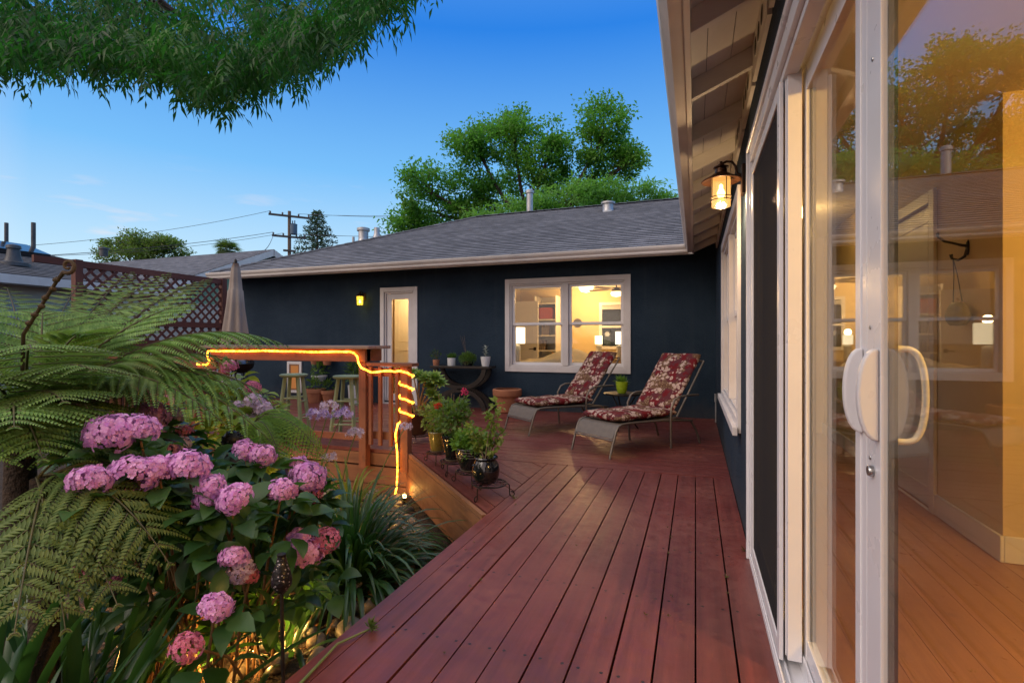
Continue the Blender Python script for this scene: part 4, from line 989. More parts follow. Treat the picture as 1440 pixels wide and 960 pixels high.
# ------------------------------------------------------------------ things along the far wall behind the bar
t = thing('pet_door', 'small white framed pet door with flap made to glow warm low on the navy wall', 'pet door', (-7.74, BY, .13))
mb = MB(); sash(mb, -.185, .185, 0, .64, .055, -.03, -.0005, facing_y); mb.build('frame', white_trim, t, bevel=.003)
flapm = glow('flap_indoor_glow', (.85, .32, .10), .35)  # emission in the flap stands in for the indoor light
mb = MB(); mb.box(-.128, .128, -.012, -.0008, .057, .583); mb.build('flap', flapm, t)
mb = MB(); sash(mb, -.1275, .1275, .0575, .5825, .03, -.020, -.0122, facing_y); mb.build('flap_rim', mat('flap_rim', (.25, .12, .06), rough=.6), t)
def clay(label, x, y, z, r, h, fol, m=terra, group='clay pots along the far wall'):
    t = thing('potted_plant', label, 'potted plant', (x, y, z), 0, group)
    mb = MB(); mb.lathe(hollow([(r*.7, 0), (r*.72, h*.06), (r*.92, h*.72), (r*1.03, h*.73), (r*1.05, h*.98), (r, h)], .010), 24, cap=False); mb.build('pot', m, t, smooth='auto'); soil_disc(t, r*.8, h*.85)
    if fol: v, f = leaf_cloud('', None, None, fol[0], (0, 0, h+fol[1]*.6), (fol[1], fol[1], fol[1]), fol[2], fol[3], .4); local_np('foliage', v, f, fol[4], t)
    return t
blkbr = black_metal
for lab, u in (('small terracotta pot clipped high on the navy wall, left one of the pair', 443), ('small terracotta pot clipped high on the navy wall, right one of the pair', 460)):
    p = G(u, 505, .0); tt = (u-720)/720; s_ = 8.27/(CT+ST*tt); x = s_*(-ST+CT*tt)
    t = clay(lab, x, 8.27, .72, .10, .17, None, group='terracotta pots clipped to the wall')
    mb = MB(); mb.tube([(.10*math.cos(a), .10*math.sin(a), .11) for a in np.linspace(0, 2*PI, 19)[:-1]], .005, 5, closed=True); mb.tube([(0, .10, .11), (0, .129, .11)], .006, 5); mb.build('wall_ring', blkbr, t)
def wall_x(u, y): tt = (u-720)/720; s_ = y/(CT+ST*tt); return s_*(-ST+CT*tt), s_
x, d = wall_x(444, 8.05); clay('broad terracotta pot with a small leafy plant behind the left stool', x, 8.05, .0, .18, .27, (60, .13, .10, .05, pot_green))
x, d = wall_x(463, 8.10); clay('terracotta pot with drooping leaves behind the right stool', x, 8.10, .0, .15, .24, (50, .12, .10, .05, dark_leaf))
x, d = wall_x(450, 8.27); t = clay('white bowl with a trailing plant hung on the navy wall', x, 8.25, .40, .15, .11, (70, .15, .10, .05, pot_green), white_glaze, None)
mb = MB(); mb.tube([(0, .12, .06), (0, .149, .06)], .008, 6); mb.build('bracket', blkbr, t)
x, d = wall_x(501, 8.00); t = thing('potted_plant', 'tall white speckled planter with a dark bushy plant near the back door', 'potted plant', (x, 8.0, 0))
mb = MB(); mb.lathe(hollow([(.125, 0), (.13, .02), (.152, .36), (.15, .37)], .012), 28, cap=False); mb.build('pot', mat('speckled_white', (.58, .60, .62), (.40, .42, .44), 60, .4), t, smooth='auto'); soil_disc(t, .13, .33)
v, f = leaf_cloud('', None, None, 300, (0, 0, .60), (.17, .16, .26), .13, .03, .6); local_np('foliage', v, f, dark_leaf, t)
x, d = wall_x(356, 8.0)
t = thing('barbecue_grill', 'small dark kettle grill with silver lid rim behind the left end of the bar', 'grill', (x, 7.7, 0))
mb = MB(); mb.lathe([(.0005, .55), (.12, .57), (.22, .66), (.24, .74), (.225, .75)], 24, cap=False); mb.build('bowl', black_metal, t, smooth='auto')
mb = MB(); mb.lathe([(.245, .745), (.23, .82), (.15, .91), (.0005, .94)], 24, cap=False); mb.tube([(-.06, 0, .935), (-.06, 0, .975), (.06, 0, .975), (.06, 0, .935)], .008, 6); mb.build('lid', mat('grill_lid', (.10, .10, .11), (.2, .2, .22), 5, .25, metal=.8), t, smooth='auto')
for k in range(3): a = k*2*PI/3; mb = MB(); mb.tube([(.15*math.cos(a), .15*math.sin(a), .6), (.26*math.cos(a), .26*math.sin(a), 0)], .012, 6); mb.build('leg', black_metal, t)

# ------------------------------------------------------------------ lit rooms: furniture and lamps
def lamp(label, x, y, z, r=.14, sh=.26, hb=.34, st=2.2, watts=5.0):
    t = thing('table_lamp', label, 'lamp', (x, y, z))
    mb = MB(); mb.lathe([(r*.97, hb), (r, hb+.001), (r, hb+sh), (r*.97, hb+sh)], 28, cap=False); mb.build('lamp_shade', glow('lamp_shade_glow_%d' % len(bpy.data.materials), (1.0, .80, .48), st), t, smooth='auto')
    mb = MB(); mb.lathe([(.0005, 0), (.075, 0), (.075, .02), (.068, .03), (.068, hb-.06), (.06, hb-.03), (.012, hb-.02), (.012, hb+.05), (.0005, hb+.05)], 20, cap=False); mb.build('base', mat('lamp_ceramic', (.62, .58, .50), (.45, .42, .36), 14, .4), t, smooth='auto')
    point('lamp_light', (0, 0, hb+sh+.05), watts, (1, .66, .32), .06, t); return t
pine = mat('pale_wood', (.50, .36, .20), (.40, .27, .14), 6, .5, mapscale=(1, 6, 6))
t = thing('side_dresser', 'pale wood dresser inside the bedroom carrying the nearest lamp', 'dresser', (-3.25, 8.95, .05))
mb = MB(); mb.box(-.30, .30, -.22, .22, .08, .70); mb.build('body', pine, t, bevel=.005)
mb = MB(); mb.box(-.32, .32, -.24, .24, .7005, .73); mb.build('top', pine, t, bevel=.005)
for z_ in (.12, .42): mb = MB(); mb.box(-.27, .27, -.235, -.2205, z_, z_+.26); d = mb.build('drawer', pine, t, bevel=.004)
for sx in (-.26, .26):
    for sy_ in (-.18, .18): mb = MB(); mb.box(sx-.025, sx+.025, sy_-.025, sy_+.025, 0, .0795); mb.build('leg', pine, t)
lamp('lit table lamp with white drum shade at the left of the bedroom window', -3.12, 8.98, .78, .155, .30, .36, 2.0, 6)
x, dd = wall_x(843, 11.6); lamp('far lit table lamp with white drum shade below the dark bedroom window', x, 11.5, .80, .085, .19, .32, 2.2, 3)
lamp('lit table lamp with drum shade at the right edge of the bedroom window', wall_x(871, 11.0)[0], 11.0, .80, .085, .27, .32, 2.2, 3)
t = thing('long_sideboard', 'long pale sideboard along the far bedroom wall under the lamps', 'sideboard', (-1.75, 11.75, .05))
mb = MB(); mb.box(-1.1, 1.1, -.30, .28, .1, .72); mb.box(-1.12, 1.12, -.32, .30, .7205, .75); mb.build('body', pine, t, bevel=.005)
for k in range(4): mb = MB(); mb.box(-1.06+.535*k, -1.06+.535*k+.51, -.315, -.3005, .14, .68); mb.build('door', pine, t, bevel=.004)
mb = MB(); mb.box(.55, 1.1, -1.3, -.3205, .1, .75); mb.build('return', pine, t, bevel=.005)
t = thing('bed', 'bed under a cream blanket seen through the bedroom window', 'bed', (-2.6, 10.35, .05))
vs = []; nx, ny = 22, 26
for j in range(ny+1):
    for i in range(nx+1):
        x_ = (i/nx-.5)*1.7; y_ = (j/ny-.5)*2.0; e = max(abs(x_)/.85, abs(y_)/1.0); zz = .74+.03*math.sin(x_*7+y_*3)*math.cos(y_*5)+.24*math.exp(-((x_-.25)**2*4+(y_+.3)**2*7))-.30*max(0, e-.86)/.14
        vs.append((x_, y_, zz))
mb = MB(); mb.add(vs, [(j*(nx+1)+i, j*(nx+1)+i+1, (j+1)*(nx+1)+i+1, (j+1)*(nx+1)+i) for j in range(ny) for i in range(nx)]); o = mb.build('blanket', mat('cream_blanket', (.72, .66, .54), (.64, .57, .45), 4, .9), t, smooth=True); o.modifiers.new('thick', 'SOLIDIFY').thickness = .02
mb = MB(); mb.box(-.82, .82, -.97, .97, .25, .52); mb.build('mattress', white_in, t, bevel=.04); mb = MB(); mb.box(-.84, .84, -1.0, 1.0, .12, .2495); mb.build('frame', pine, t)
for sx in (-.78, .78):
    for sy_ in (-.92, .92): mb = MB(); mb.box(sx-.03, sx+.03, sy_-.03, sy_+.03, 0, .1195); mb.build('leg', pine, t)
t = thing('bedroom_door', 'cream panelled door with dark handle behind the lamp in the bedroom', 'door', (-3.72, 10.95, .05))
mb = MB(); mb.box(-.52, .42, -.02, .02, .01, 2.03); sash(mb, -.42, .32, .2, .95, .012, -.027, -.0202, facing_y); sash(mb, -.42, .32, 1.1, 1.9, .012, -.027, -.0202, facing_y); mb.build('door_leaf', white_in, t, bevel=.003)
mb = MB(); mb.box(.32, .38, -.03, -.0205, .93, 1.0); mb.tube([(.35, -.03, .965), (.35, -.06, .965), (.23, -.06, .96)], .009, 8); mb.build('handle', black_metal, t)
t = thing('bookshelf', 'white bookshelf in the bedroom with a red basket on its upper shelf', 'bookshelf', (-3.30, 11.78, .05)); t.scale = (.58, 1, 1)
mb = MB(); mb.box(-.45, -.42, -.28, .30, 0, 2.2); mb.box(.42, .45, -.28, .30, 0, 2.2); mb.box(-.4195, .4195, .27, .30, 0, 2.2)
for z_ in (.05, .5, .9, 1.25, 1.62, 2.0): mb.box(-.4195, .4195, -.28, .2695, z_, z_+.03)
mb.build('shelf', white_in, t)
redb = mat('red_basket', (.42, .05, .02), (.25, .03, .015), 30, .7, bump=.6, bscale=50)
mb = MB(); mb.box(-.17, .17, -.14, .14, 0, .27); o = mb.build('basket', redb, bevel=.02); o.location = (-3.29, 11.66, 1.702); tag(o, 'red woven basket on the upper bookshelf seen through the window', 'basket')
bk = mat('book_spines', (.10, .07, .06), (.35, .28, .22), 40, .7)
for (bx_, bz_, n_) in ((-3.48, .98, 4), (-3.40, 1.33, 4)):
    for k in range(n_):
        mb = MB(); hh = random.uniform(.18, .25); mb.box(0, .035, 0, .17, 0, hh); o = mb.build('book', bk, bevel=.003); o.location = (bx_+.045*k, 11.55, bz_+.002); tag(o, 'upright book on a bookshelf seen through the bedroom window', 'book', 'books on the bedroom shelf')
t = thing('ceiling_light', 'domed flush ceiling light glowing in the bedroom', 'ceiling light', (-2.30, 11.35, 2.449))
mb = MB(); mb.lathe([(.17, -.001), (.17, -.03), (.16, -.03), (.0005, -.03)], 28, cap=False); mb.build('rim', white_in, t, smooth='auto')
mb = MB(); mb.lathe([(.165, -.031), (.16, -.09), (.12, -.15), (.0005, -.18)], 28, cap=False); mb.build('dome', glow('dome_glow', (1, .74, .36), 5.0), t, smooth=True)
point('ceiling_light_lamp', (0, 0, -.30), 50, (1, .62, .26), .1, t)
t = thing('ceiling_fan', 'ceiling fan with lit bowl lamp inside the bedroom', 'ceiling fan', (-1.50, 10.45, 2.38))
mb = MB(); mb.lathe([(.06, -.001), (.05, .02), (.012, .0), (.012, -.10), (.09, -.12), (.10, -.18), (.06, -.20), (.0005, -.20)], 20, cap=False); mb.build('motor', bronze, t, smooth='auto')
for k in range(5):
    a = k*2*PI/5+.3; M = Matrix.Rotation(a, 4, 'Z')@Matrix.Rotation(.2, 4, 'X'); mb = MB(); mb.box(.09, .20, -.015, .015, -.155, -.150, M); mb.box(.18, .62, -.06, .06, -.1485, -.1425, M); mb.build('blade', pine, t)
mb = MB(); mb.lathe([(.10, -.201), (.12, -.23), (.09, -.28), (.0005, -.30)], 20, cap=False); mb.build('bowl_lamp', glow('bowl_glow', (1, .72, .32), 6), t, smooth=True)
# dark bedroom window with blind on the far wall
t = thing('dark_window', 'dark window with white frame and raised blind on the far bedroom wall', 'window', (-1.52, 12.098, 1.0))
mb = MB(); sash(mb, -.62, .38, 0, 1.10, .07, -.03, -.0005, facing_y); mb.box(-.55, .31, -.025, -.0005, .50, .55); mb.build('frame', white_in, t)
mb = MB(); mb.box(-.55, .31, -.008, -.001, .07, 1.03); mb.build('pane', mat('night_glass', (.01, .014, .012), rough=.1), t)
mb = MB(); [mb.box(-.56, .32, -.05, -.032, 1.0-.022*k, 1.012-.022*k) for k in range(4)]; mb.build('blind', white_in, t)
mb = MB(); mb.lathe([(.0005, -.006), (.10, -.004), (.11, 0)], 20, (0, 0, 0), Matrix.Rotation(PI/2, 3, 'X')); o = mb.build('wall_plaque', mat('slate_plaque', (.06, .06, .065), rough=.6)); o.location = (-2.66, 12.093, 1.62); tag(o, 'round dark plaque on the bedroom wall beside the bookshelf', 'plaque')
# hall behind the back door
t = thing('hall_door', 'white panelled inner door with a brass knob seen through the back doorway', 'door', (-5.55, 9.55, .05))
mb = MB(); mb.box(-.55, .40, -.02, .02, .01, 2.20); sash(mb, -.45, .28, .2, .95, .014, -.028, -.0202, facing_y); sash(mb, -.45, .28, 1.12, 2.0, .014, -.028, -.0202, facing_y); mb.build('door_leaf', white_in, t, bevel=.003)
mb = MB(); mb.lathe([(.03, 0), (.03, .006), (.012, .01), (.012, .03), (.028, .045), (.022, .06), (.0005, .064)], 14, (.34, -.0202, .98), Matrix.Rotation(PI/2, 3, 'X')); mb.build('knob', mat('brass', (.45, .26, .08), rough=.3, metal=.9), t, smooth='auto')
mb = MB(); mb.box(.40, .55, -.03, .03, .0, 2.25); mb.build('door_jamb', white_in, t)
t = thing('hall_light', 'round ceiling light in the hall behind the back door', 'ceiling light', (-5.3, 8.98, 2.449))
mb = MB(); mb.lathe([(.13, -.001), (.13, -.02), (.12, -.06), (.0005, -.09)], 20, cap=False); mb.build('dome', glow('hall_glow', (1, .72, .34), 6), t, smooth=True); point('hall_light_lamp', (0, 0, -.2), 60, (1, .62, .25), .09, t)
# living room: ceiling light out of sight, hook and purse, brown cabinet
t = thing('ceiling_light', 'round ceiling light in the living room beyond the sliding door', 'ceiling light', (1.78, .75, 2.449))
mb = MB(); mb.lathe([(.2, -.001), (.2, -.03), (.18, -.08), (.0005, -.11)], 24, cap=False); mb.build('dome', glow('living_glow', (1, .68, .28), 6), t, smooth=True); point('living_light_lamp', (0, 0, -.25), 165, (1, .55, .14), .12, t)
t = thing('ceiling_light', 'small round ceiling light added unseen in the corridor behind the fixed door panel', 'ceiling light', (.95, 5.6, 2.449))
mb = MB(); mb.lathe([(.12, -.001), (.12, -.03), (.10, -.06), (.0005, -.08)], 24, cap=False); mb.build('dome', glow('corridor_glow', (1, .70, .30), 6), t, smooth=True); point('corridor_light_lamp', (0, 0, -.2), 7, (1, .60, .20), .08, t)  # unseen lamp added to brighten the corridor
t = thing('coat_hook', 'black iron double coat hook on the yellow wall inside the sliding door', 'coat hook', (1.478, 3.66, 1.70))
mb = MB(); mb.lathe([(.0005, .008), (.012, .008), (.018, .0)], 14, (0, 0, .02), Matrix.Scale(2.6, 3, (0, 0, 1))@Matrix.Rotation(-PI/2, 3, 'Y')); mb.build('plate', black_metal, t)
mb = MB(); mb.tube([(-.005, 0, .03), (-.03, 0, .035), (-.07, 0, .05), (-.11, 0, .062), (-.14, 0, .09), (-.145, 0, .115)], [.008, .008, .007, .007, .007, .009], 8); mb.build('upper_hook', black_metal, t, smooth='auto')
mb = MB(); mb.tube([(-.005, 0, .01), (-.015, 0, -.03), (-.045, 0, -.05), (-.075, 0, -.04), (-.08, 0, -.015)], [.008, .008, .007, .007, .010], 8); mb.build('lower_hook', black_metal, t, smooth='auto')
t = thing('purse', 'small olive clasp purse hanging on a cord from the coat hook', 'purse', (1.43, 3.66, 1.27))
pm = mat('olive_leather', (.13, .10, .015), (.08, .06, .01), 14, .5, bump=.5, bscale=40)
mb = MB(); mb.lathe([(.0005, 0), (.07, .004), (.105, .03), (.118, .06), (.10, .10), (.072, .128), (.06, .135), (.0005, .138)], 24, (0, 0, 0), Matrix.Scale(.38, 3, (1, 0, 0)), cap=False); mb.build('body', pm, t, smooth='auto')
mb = MB(); mb.tube([(0, -.07, .128), (0, 0, .140), (0, .07, .128)], .006, 6); mb.tube([(0, -.008, .14), (0, .008, .16)], .006, 6); mb.build('clasp', mat('brass', (.45, .26, .08)), t)
mb = MB(); mb.tube([(0, -.055, .13), (-.01, -.02, .30), (-.022, 0, .392), (-.01, .02, .30), (0, .055, .13)], .0028, 6); mb.build('cord', black_metal, t)
brown = mat('brown_cabinet', (.10, .045, .02), (.06, .025, .012), 7, .4, mapscale=(6, 6, 1))
t = thing('tall_cabinet', 'dark brown cabinet at the right edge inside the living room', 'cabinet', (1.86, 3.05, .056))
mb = MB(); mb.box(-.18, .5, -.2, .2, .05, 1.02); mb.box(-.19, .51, -.21, .21, 1.0205, 1.045); mb.build('body', brown, t, bevel=.005)
for k in (0, 1): mb = MB(); mb.box(-.17+.335*k, .155+.335*k, -.215, -.2005, .08, .99); mb.build('door', brown, t, bevel=.004)
mb = MB(); mb.box(-.16, .48, -.18, .18, 0, .0495); mb.build('plinth', brown, t)
# ------------------------------------------------------------------ neighbouring houses
pale_wall = mat('pale_siding', (.50, .50, .48), (.44, .44, .42), 3, .8)
green_wall = mat('sage_siding', (.22, .36, .25), (.18, .30, .21), 2, .8, mapscale=(1, 1, 12))
t = thing('neighbour_house', 'pale walled neighbouring house with long dark roof, solar panels and vent pipes', 'house', (-16, 4, GZ))
EX, RX, EZ2 = -13.7, -19.3, 2.62
mb = MB(); mb.box(-25, -14.2, -12, 10.0, GZ, 2.5); mb.build('wall', pale_wall, t, world=True)
mb = MB(); roof_face(mb, (EX, -13, EZ2), (EX, 10.6, EZ2), (RX, -13, 4.42), (RX, 7.2, 4.42), .16); roof_face(mb, (-24.9, 10.6, EZ2), (-24.9, -13, EZ2), (RX, 7.2, 4.42), (RX, -13, 4.42), .16)
roof_face(mb, (EX, 10.6, EZ2), (-24.9, 10.6, EZ2), (RX, 7.2, 4.42), (RX-.001, 7.2, 4.42), .16)
nr = mb.build('roof', shingles_far, t, world=True)
mb = MB(); mb.box(EX-.02, EX+.02, -13, 10.62, EZ2-.20, EZ2-.01); mb.box(-14.2, EX-.021, -13, 10.6, EZ2-.20, EZ2-.18); mb.build('fascia_board', white_trim, t, world=True)
def on_roof(y, s): return Vector((EX+(RX-EX)*s, y, EZ2+1.8*s))
def rp(name, u, v, prof, m=grey_pipe):
    # intersect the sight line with the roof plane
    a = P(u, v, 1.0)-Vector((0,0,H)); n = Vector((1.8, 0, 5.6)); o_ = Vector((EX, 0, EZ2)); k = (o_-Vector((0,0,H))).dot(n)/a.dot(n); p = Vector((0,0,H))+a*k
    mb = MB(); mb.lathe(prof, 12, tuple(p)); mb.build(name, m, nr, world=True, smooth='auto'); return p
dk = mat('dark_vent_metal', (.05, .055, .065), (.08, .085, .095), 6, .5, metal=.5)
rp('roof_vent', 19, 371, [(.30, -.06), (.29, .02), (.17, .05), (.13, .18), (.11, .34), (.14, .35), (.13, .42), (.04, .45)], dk)
rp('roof_vent', 47, 354, [(.05, -.05), (.05, .78)], dk); rp('roof_vent', 9, 339, [(.045, -.05), (.045, .5)], dk); rp('roof_vent', 146, 358, [(.11, -.05), (.11, .16), (.15, .17), (.14, .22), (.04, .24)], dk)
mb = MB()
sol, tt = new_mat('solar_glass'); finish(tt, (.05, .055, .075), .12, spec=1.0, coat=.8)
nrm = Vector((1.8, 0, 5.6)).normalized()
for y0 in (3.9, 5.15, 6.4, -2, -.75, .5, 1.75):
    for s0, s1 in ((.72, .97),):
        a, b, c, d = on_roof(y0, s0), on_roof(y0+1.2, s0), on_roof(y0+1.2, s1), on_roof(y0, s1); mb.prism([a, b, c, d], nrm*.06, nrm*.10)
mb.build('solar_panel', sol, nr, world=True)
mb = MB(); a, b, c, d = on_roof(8.6, .30), on_roof(9.5, .30), on_roof(9.5, .50), on_roof(8.6, .50)
a, b, c, d = on_roof(7.4, .38), on_roof(8.5, .38), on_roof(8.5, .56), on_roof(7.4, .56); mb.prism([a, b, c, d], nrm*.02, nrm*.14); mb.build('skylight', mat('skylight_dark', (.02, .022, .026), rough=.1), nr, world=True)
mb = MB(); sash(mb, 3.3, 4.5, .9, 2.0, .1, -14.2, -14.16, facing_x); w = mb.build('window', white_trim, t, world=True)
mb = MB(); mb.box(-14.19, -14.17, 3.4, 4.4, 1.0, 1.9); mb.build('pane', mat('dark_pane', (.03, .04, .05), rough=.1), w, world=True)
mb = MB()
for k in range(9): mb.box(-14.199, -14.17, 5.0+.09*k, 5.05+.09*k, .8, 2.2)
mb.build('shutter', white_trim, t, world=True)

t = thing('gabled_house', 'neighbouring house with sage green gable, white rake boards and grey roof', 'house', (-20, 15.6, GZ))
GX, RY, RZ = -15.8, 15.6, 4.75; HD = 5.2; EZ3 = RZ-HD*.42
mb = MB(); mb.prism([(GX, RY-HD+.5, GZ), (GX, RY+HD-.5, GZ), (GX, RY+HD-.5, EZ3+.1), (GX, RY, RZ-.12), (GX, RY-HD+.5, EZ3+.1)], (0,0,0), (-16, 0, 0)); mb.build('wall', green_wall, t, world=True)
mb = MB(); roof_face(mb, (-32, RY-HD, EZ3), (GX+.4, RY-HD, EZ3), (-32, RY, RZ), (GX+.4, RY, RZ), .16); roof_face(mb, (GX+.4, RY+HD, EZ3), (-32, RY+HD, EZ3), (GX+.4, RY, RZ), (-32, RY, RZ), .16); mb.build('roof', shingles, t, world=True)
mb = MB()
for sg in (-1, 1): mb.prism([(GX+.36, RY+.02*sg, RZ-.015), (GX+.36, RY+sg*HD, EZ3-.015), (GX+.36, RY+sg*HD, EZ3-.26), (GX+.36, RY+.02*sg, RZ-.26)][::sg], (0,0,0), (.05, 0, 0))
mb.box(-32, GX+.35, RY-HD-.04, RY-HD, EZ3-.2, EZ3-.02)
mb.build('rake_board', white_trim, t, world=True)

# ------------------------------------------------------------------ utility pole and wires
pole_wood = mat('pole_wood', (.16, .11, .08), (.11, .075, .055), 3, .85, mapscale=(4, 4, .3)); pole_dark = mat('crossarm_wood', (.05, .045, .045), (.07, .06, .055), 5, .8)
pb = P(407, 356, 38); PX, PY = pb.x, pb.y; ptop = P(407, 297, 38).z
t = thing('utility_pole', 'wooden utility pole with two crossarms and a blue grey transformer behind the roofs', 'utility pole', (PX, PY, GZ))
mb = MB(); mb.tube([(PX, PY, GZ), (PX, PY, ptop)], [.16, .115], 12); mb.build('pole', pole_wood, t, world=True, smooth='auto')
arm = Vector((.66, .75, 0)); arms = []
for v, L0, L1 in ((304.5, -1.28, 1.55), (333.5, -1.05, 1.25), (353, -.3, .55)):
    z = P(407, v, 38).z; c = Vector((PX, PY-.18, z)); arms.append((c, L0, L1))
    mb = MB(); mb.bar(c+arm*L0, c+arm*L1, .12, .14); mb.build('crossarm', pole_dark, t, world=True)
ins = mat('insulator', (.10, .10, .11), rough=.3)
spots = []
for c, L0, L1 in arms[:2]:
    for f in (.04, .33, .72, .97):
        p = c+arm*(L0+(L1-L0)*f); spots.append(p+Vector((0,0,.24))); mb = MB(); mb.lathe([(.03, .07), (.07, .12), (.05, .17), (.075, .20), (.0005, .26)], 10, tuple(p)); mb.build('insulator', ins, t, world=True)
c = arms[0][0]+arm*.45; mb = MB(); mb.lathe([(.0005, -1.35), (.24, -1.33), (.25, -1.28), (.25, -.62), (.27, -.60), (.22, -.55), (.0005, -.52)], 18, (c.x, c.y-.05, c.z)); mb.tube([(c.x-.1, c.y-.05, c.z-.55), (c.x-.1, c.y-.05, c.z-.3)], .04, 6); mb.tube([(c.x+.1, c.y-.05, c.z-.55), (c.x+.1, c.y-.05, c.z-.3)], .04, 6)
mb.build('transformer', mat('transformer_paint', (.05, .10, .17), (.06, .12, .19), 3, .5), t, world=True, smooth='auto')
wire = mat('wire_black', (.03, .03, .035), rough=.6)
def line(a, b, sag, label, r=.014):
    mb = MB(); a = Vector(a); b = Vector(b)
    mb.tube([a.lerp(b, s)-Vector((0,0,sag*4*s*(1-s))) for s in np.linspace(0, 1, 15)], r, 5, cap=False); tag(recentre(mb.build('power_line', wire, smooth=True)), label, 'power line', 'power lines on the pole')
RT = [P(1000, 293, 38), P(1000, 308, 36), P(1000, 331, 40), P(1000, 337, 40)]
WL = 'thin black power line running from the utility pole across the sky'
line(spots[3], RT[0], .25, WL); line(spots[2], RT[1], .25, WL); line(spots[7], RT[2], .2, WL); line(spots[6], RT[3], .2, WL)
LT = [P(-80, 366, 24), P(-80, 352, 30), P(60, 360, 30), P(-80, 385, 22)]
line(spots[0], LT[1], .5, WL); line(spots[4], LT[0], .3, WL, .018); line(spots[5], LT[2], .3, WL)
line(spots[4]-Vector((0,0,.2)), P(372, 352, 22), .15, 'short thick service wire dropping from the pole to the gabled roof', .016)

# ------------------------------------------------------------------ trees
bark = mat('tree_bark', (.075, .055, .042), (.045, .034, .028), 9, .9, bump=.8, bscale=25, bdist=.02, mapscale=(1, 1, .35))
def crown_leaves(clumps, n_sub, n_leaf, L, Wd, spread, droop=0.0, gaps=0.0):
    """leaf clumps through several ellipsoids: (centre, radii)"""
    out = []; tips = []
    for c, rad, wgt in clumps:
        ns_ = max(3, int(n_sub*wgt)); q = rand_dirs(ns_)*(RNG.random((ns_, 1))**.38); sub = np.array(c)+q*np.array(rad); tips.append(sub[:: max(1, ns_//9)])
        for s_, qq in zip(sub, q):
            n = int(n_leaf*RNG.uniform(.5, 1.4)); sp = spread*RNG.uniform(.6, 1.3)
            pp = s_+np.clip(RNG.normal(size=(n, 3)), -1.5, 1.5)*np.array([sp, sp, sp*.62]); D = unit(qq*.8+rand_dirs(n)+np.array([0, 0, -droop])); Nn = unit(rand_dirs(n)*.8+np.array([0, 0, 1.]))
            out.append(leaf_arrays(pp, D, Nn, L*RNG.uniform(.6, 1.3, n), Wd*RNG.uniform(.7, 1.3, n), .15))
    v, f = join(out); return v, f, tips
def tree(label, base, clumps, trunk_r, fork, m, n_sub, n_leaf, L, Wd, spread, name='tree', group=None, droop=0.0):
    t = thing(name, label, 'tree', tuple(base), 0, group); b = Vector(base)
    v, f, tips = crown_leaves(clumps, n_sub, n_leaf, L, Wd, spread, droop); np_mesh('crown', v, f, m, t)
    mb = MB(); fk = Vector(fork); mb.tube([b, b.lerp(fk, .5)+Vector((.08, .05, 0)), fk], [trunk_r, trunk_r*.8, trunk_r*.65], 12); mb.build('trunk', bark, t, world=True, smooth='auto')
    mb = MB()
    for (c, rad, wgt), tp in zip(clumps, tips):
        c = Vector(c); mid = fk.lerp(c, .55)+Vector((random.uniform(-.3, .3), random.uniform(-.3, .3), -.1*rad[2])); r0 = trunk_r*.42
        mb.tube([fk-Vector((0,0,.2)), mid, c], [r0, r0*.6, r0*.32], 8)
        for q in tp:
            q = Vector(q); s = c.lerp(mid, random.uniform(0, .5)); mb.tube([s, s.lerp(q, .5)+Vector((0,0,.1)), q], [r0*.28, r0*.16, r0*.06], 6)
    mb.build('limb', bark, t, world=True, smooth='auto'); return t
tree_leaf = leaf_mat('tall_tree_leaves', (.020, .095, .018), (.08, .22, .03), trans=(.18, .52, .05), tfac=.42, third=(.17, .31, .035), hue_noise=.5)
D0 = 25.0
def cl(u, v, d, ru, rv, w, rd=None): p = P(u, v, d); k = d/720; return (tuple(p), (ru*k, (rd or ru)*k, rv*k), w)
tree('tall dark green leafy tree rising behind the ridge of the house roof', (P(760, 480, D0).x, P(760, 480, D0).y, GZ),
     [cl(722, 190, D0, 32, 42, .8), cl(750, 250, D0+1, 58, 50, 1.2), cl(775, 205, D0, 34, 30, .45), cl(850, 190, D0, 42, 48, 1.15), cl(838, 245, D0+1, 52, 40, .8), cl(668, 205, D0-1, 32, 40, .8), cl(668, 268, D0, 44, 42, .85), cl(590, 262, D0-1, 32, 34, .55), cl(610, 298, D0, 48, 32, .85), cl(690, 310, D0+1, 60, 28, .7), cl(574, 318, D0, 26, 14, .25), cl(880, 232, D0, 22, 30, .3)],
     .34, P(748, 330, D0), tree_leaf, 36, 135, .18, .10, .37)
feather = leaf_mat('feathery_leaves', (.045, .16, .025), (.11, .28, .045), trans=(.24, .56, .07), tfac=.45)
D2 = 19.5
tree('lower feathery bright green tree spreading just above the house ridge', (P(850, 480, D2).x, P(850, 480, D2).y, GZ),
     [cl(745, 300, D2, 42, 16, .6), cl(800, 282, D2, 50, 22, 1), cl(850, 276, D2, 40, 20, .9), cl(905, 282, D2, 34, 22, .7), cl(945, 290, D2, 26, 18, .5), cl(690, 310, D2, 30, 10, .3)],
     .2, P(845, 330, D2), feather, 42, 60, .26, .055, .26, droop=.5)
for (u0, vt, vb, d, hw, lab, nm) in ((205, 328, 372, 46, 58, 'round dark green tree beyond the left neighbouring roof', 'tree'),):
    b = P(u0, 480, d); tree(lab, (b.x, b.y, GZ), [cl(175, 346, d, 26, 13, .7), cl(205, 342, d, 30, 13, 1), cl(240, 347, d, 22, 13, .7), cl(200, 362, d, 50, 16, 1.2)], .3, P(207, 385, d), leaf_mat('round_tree_leaves', (.035, .08, .02), (.09, .16, .04), third=(.16, .13, .05)), 44, 80, .24, .13, .42)
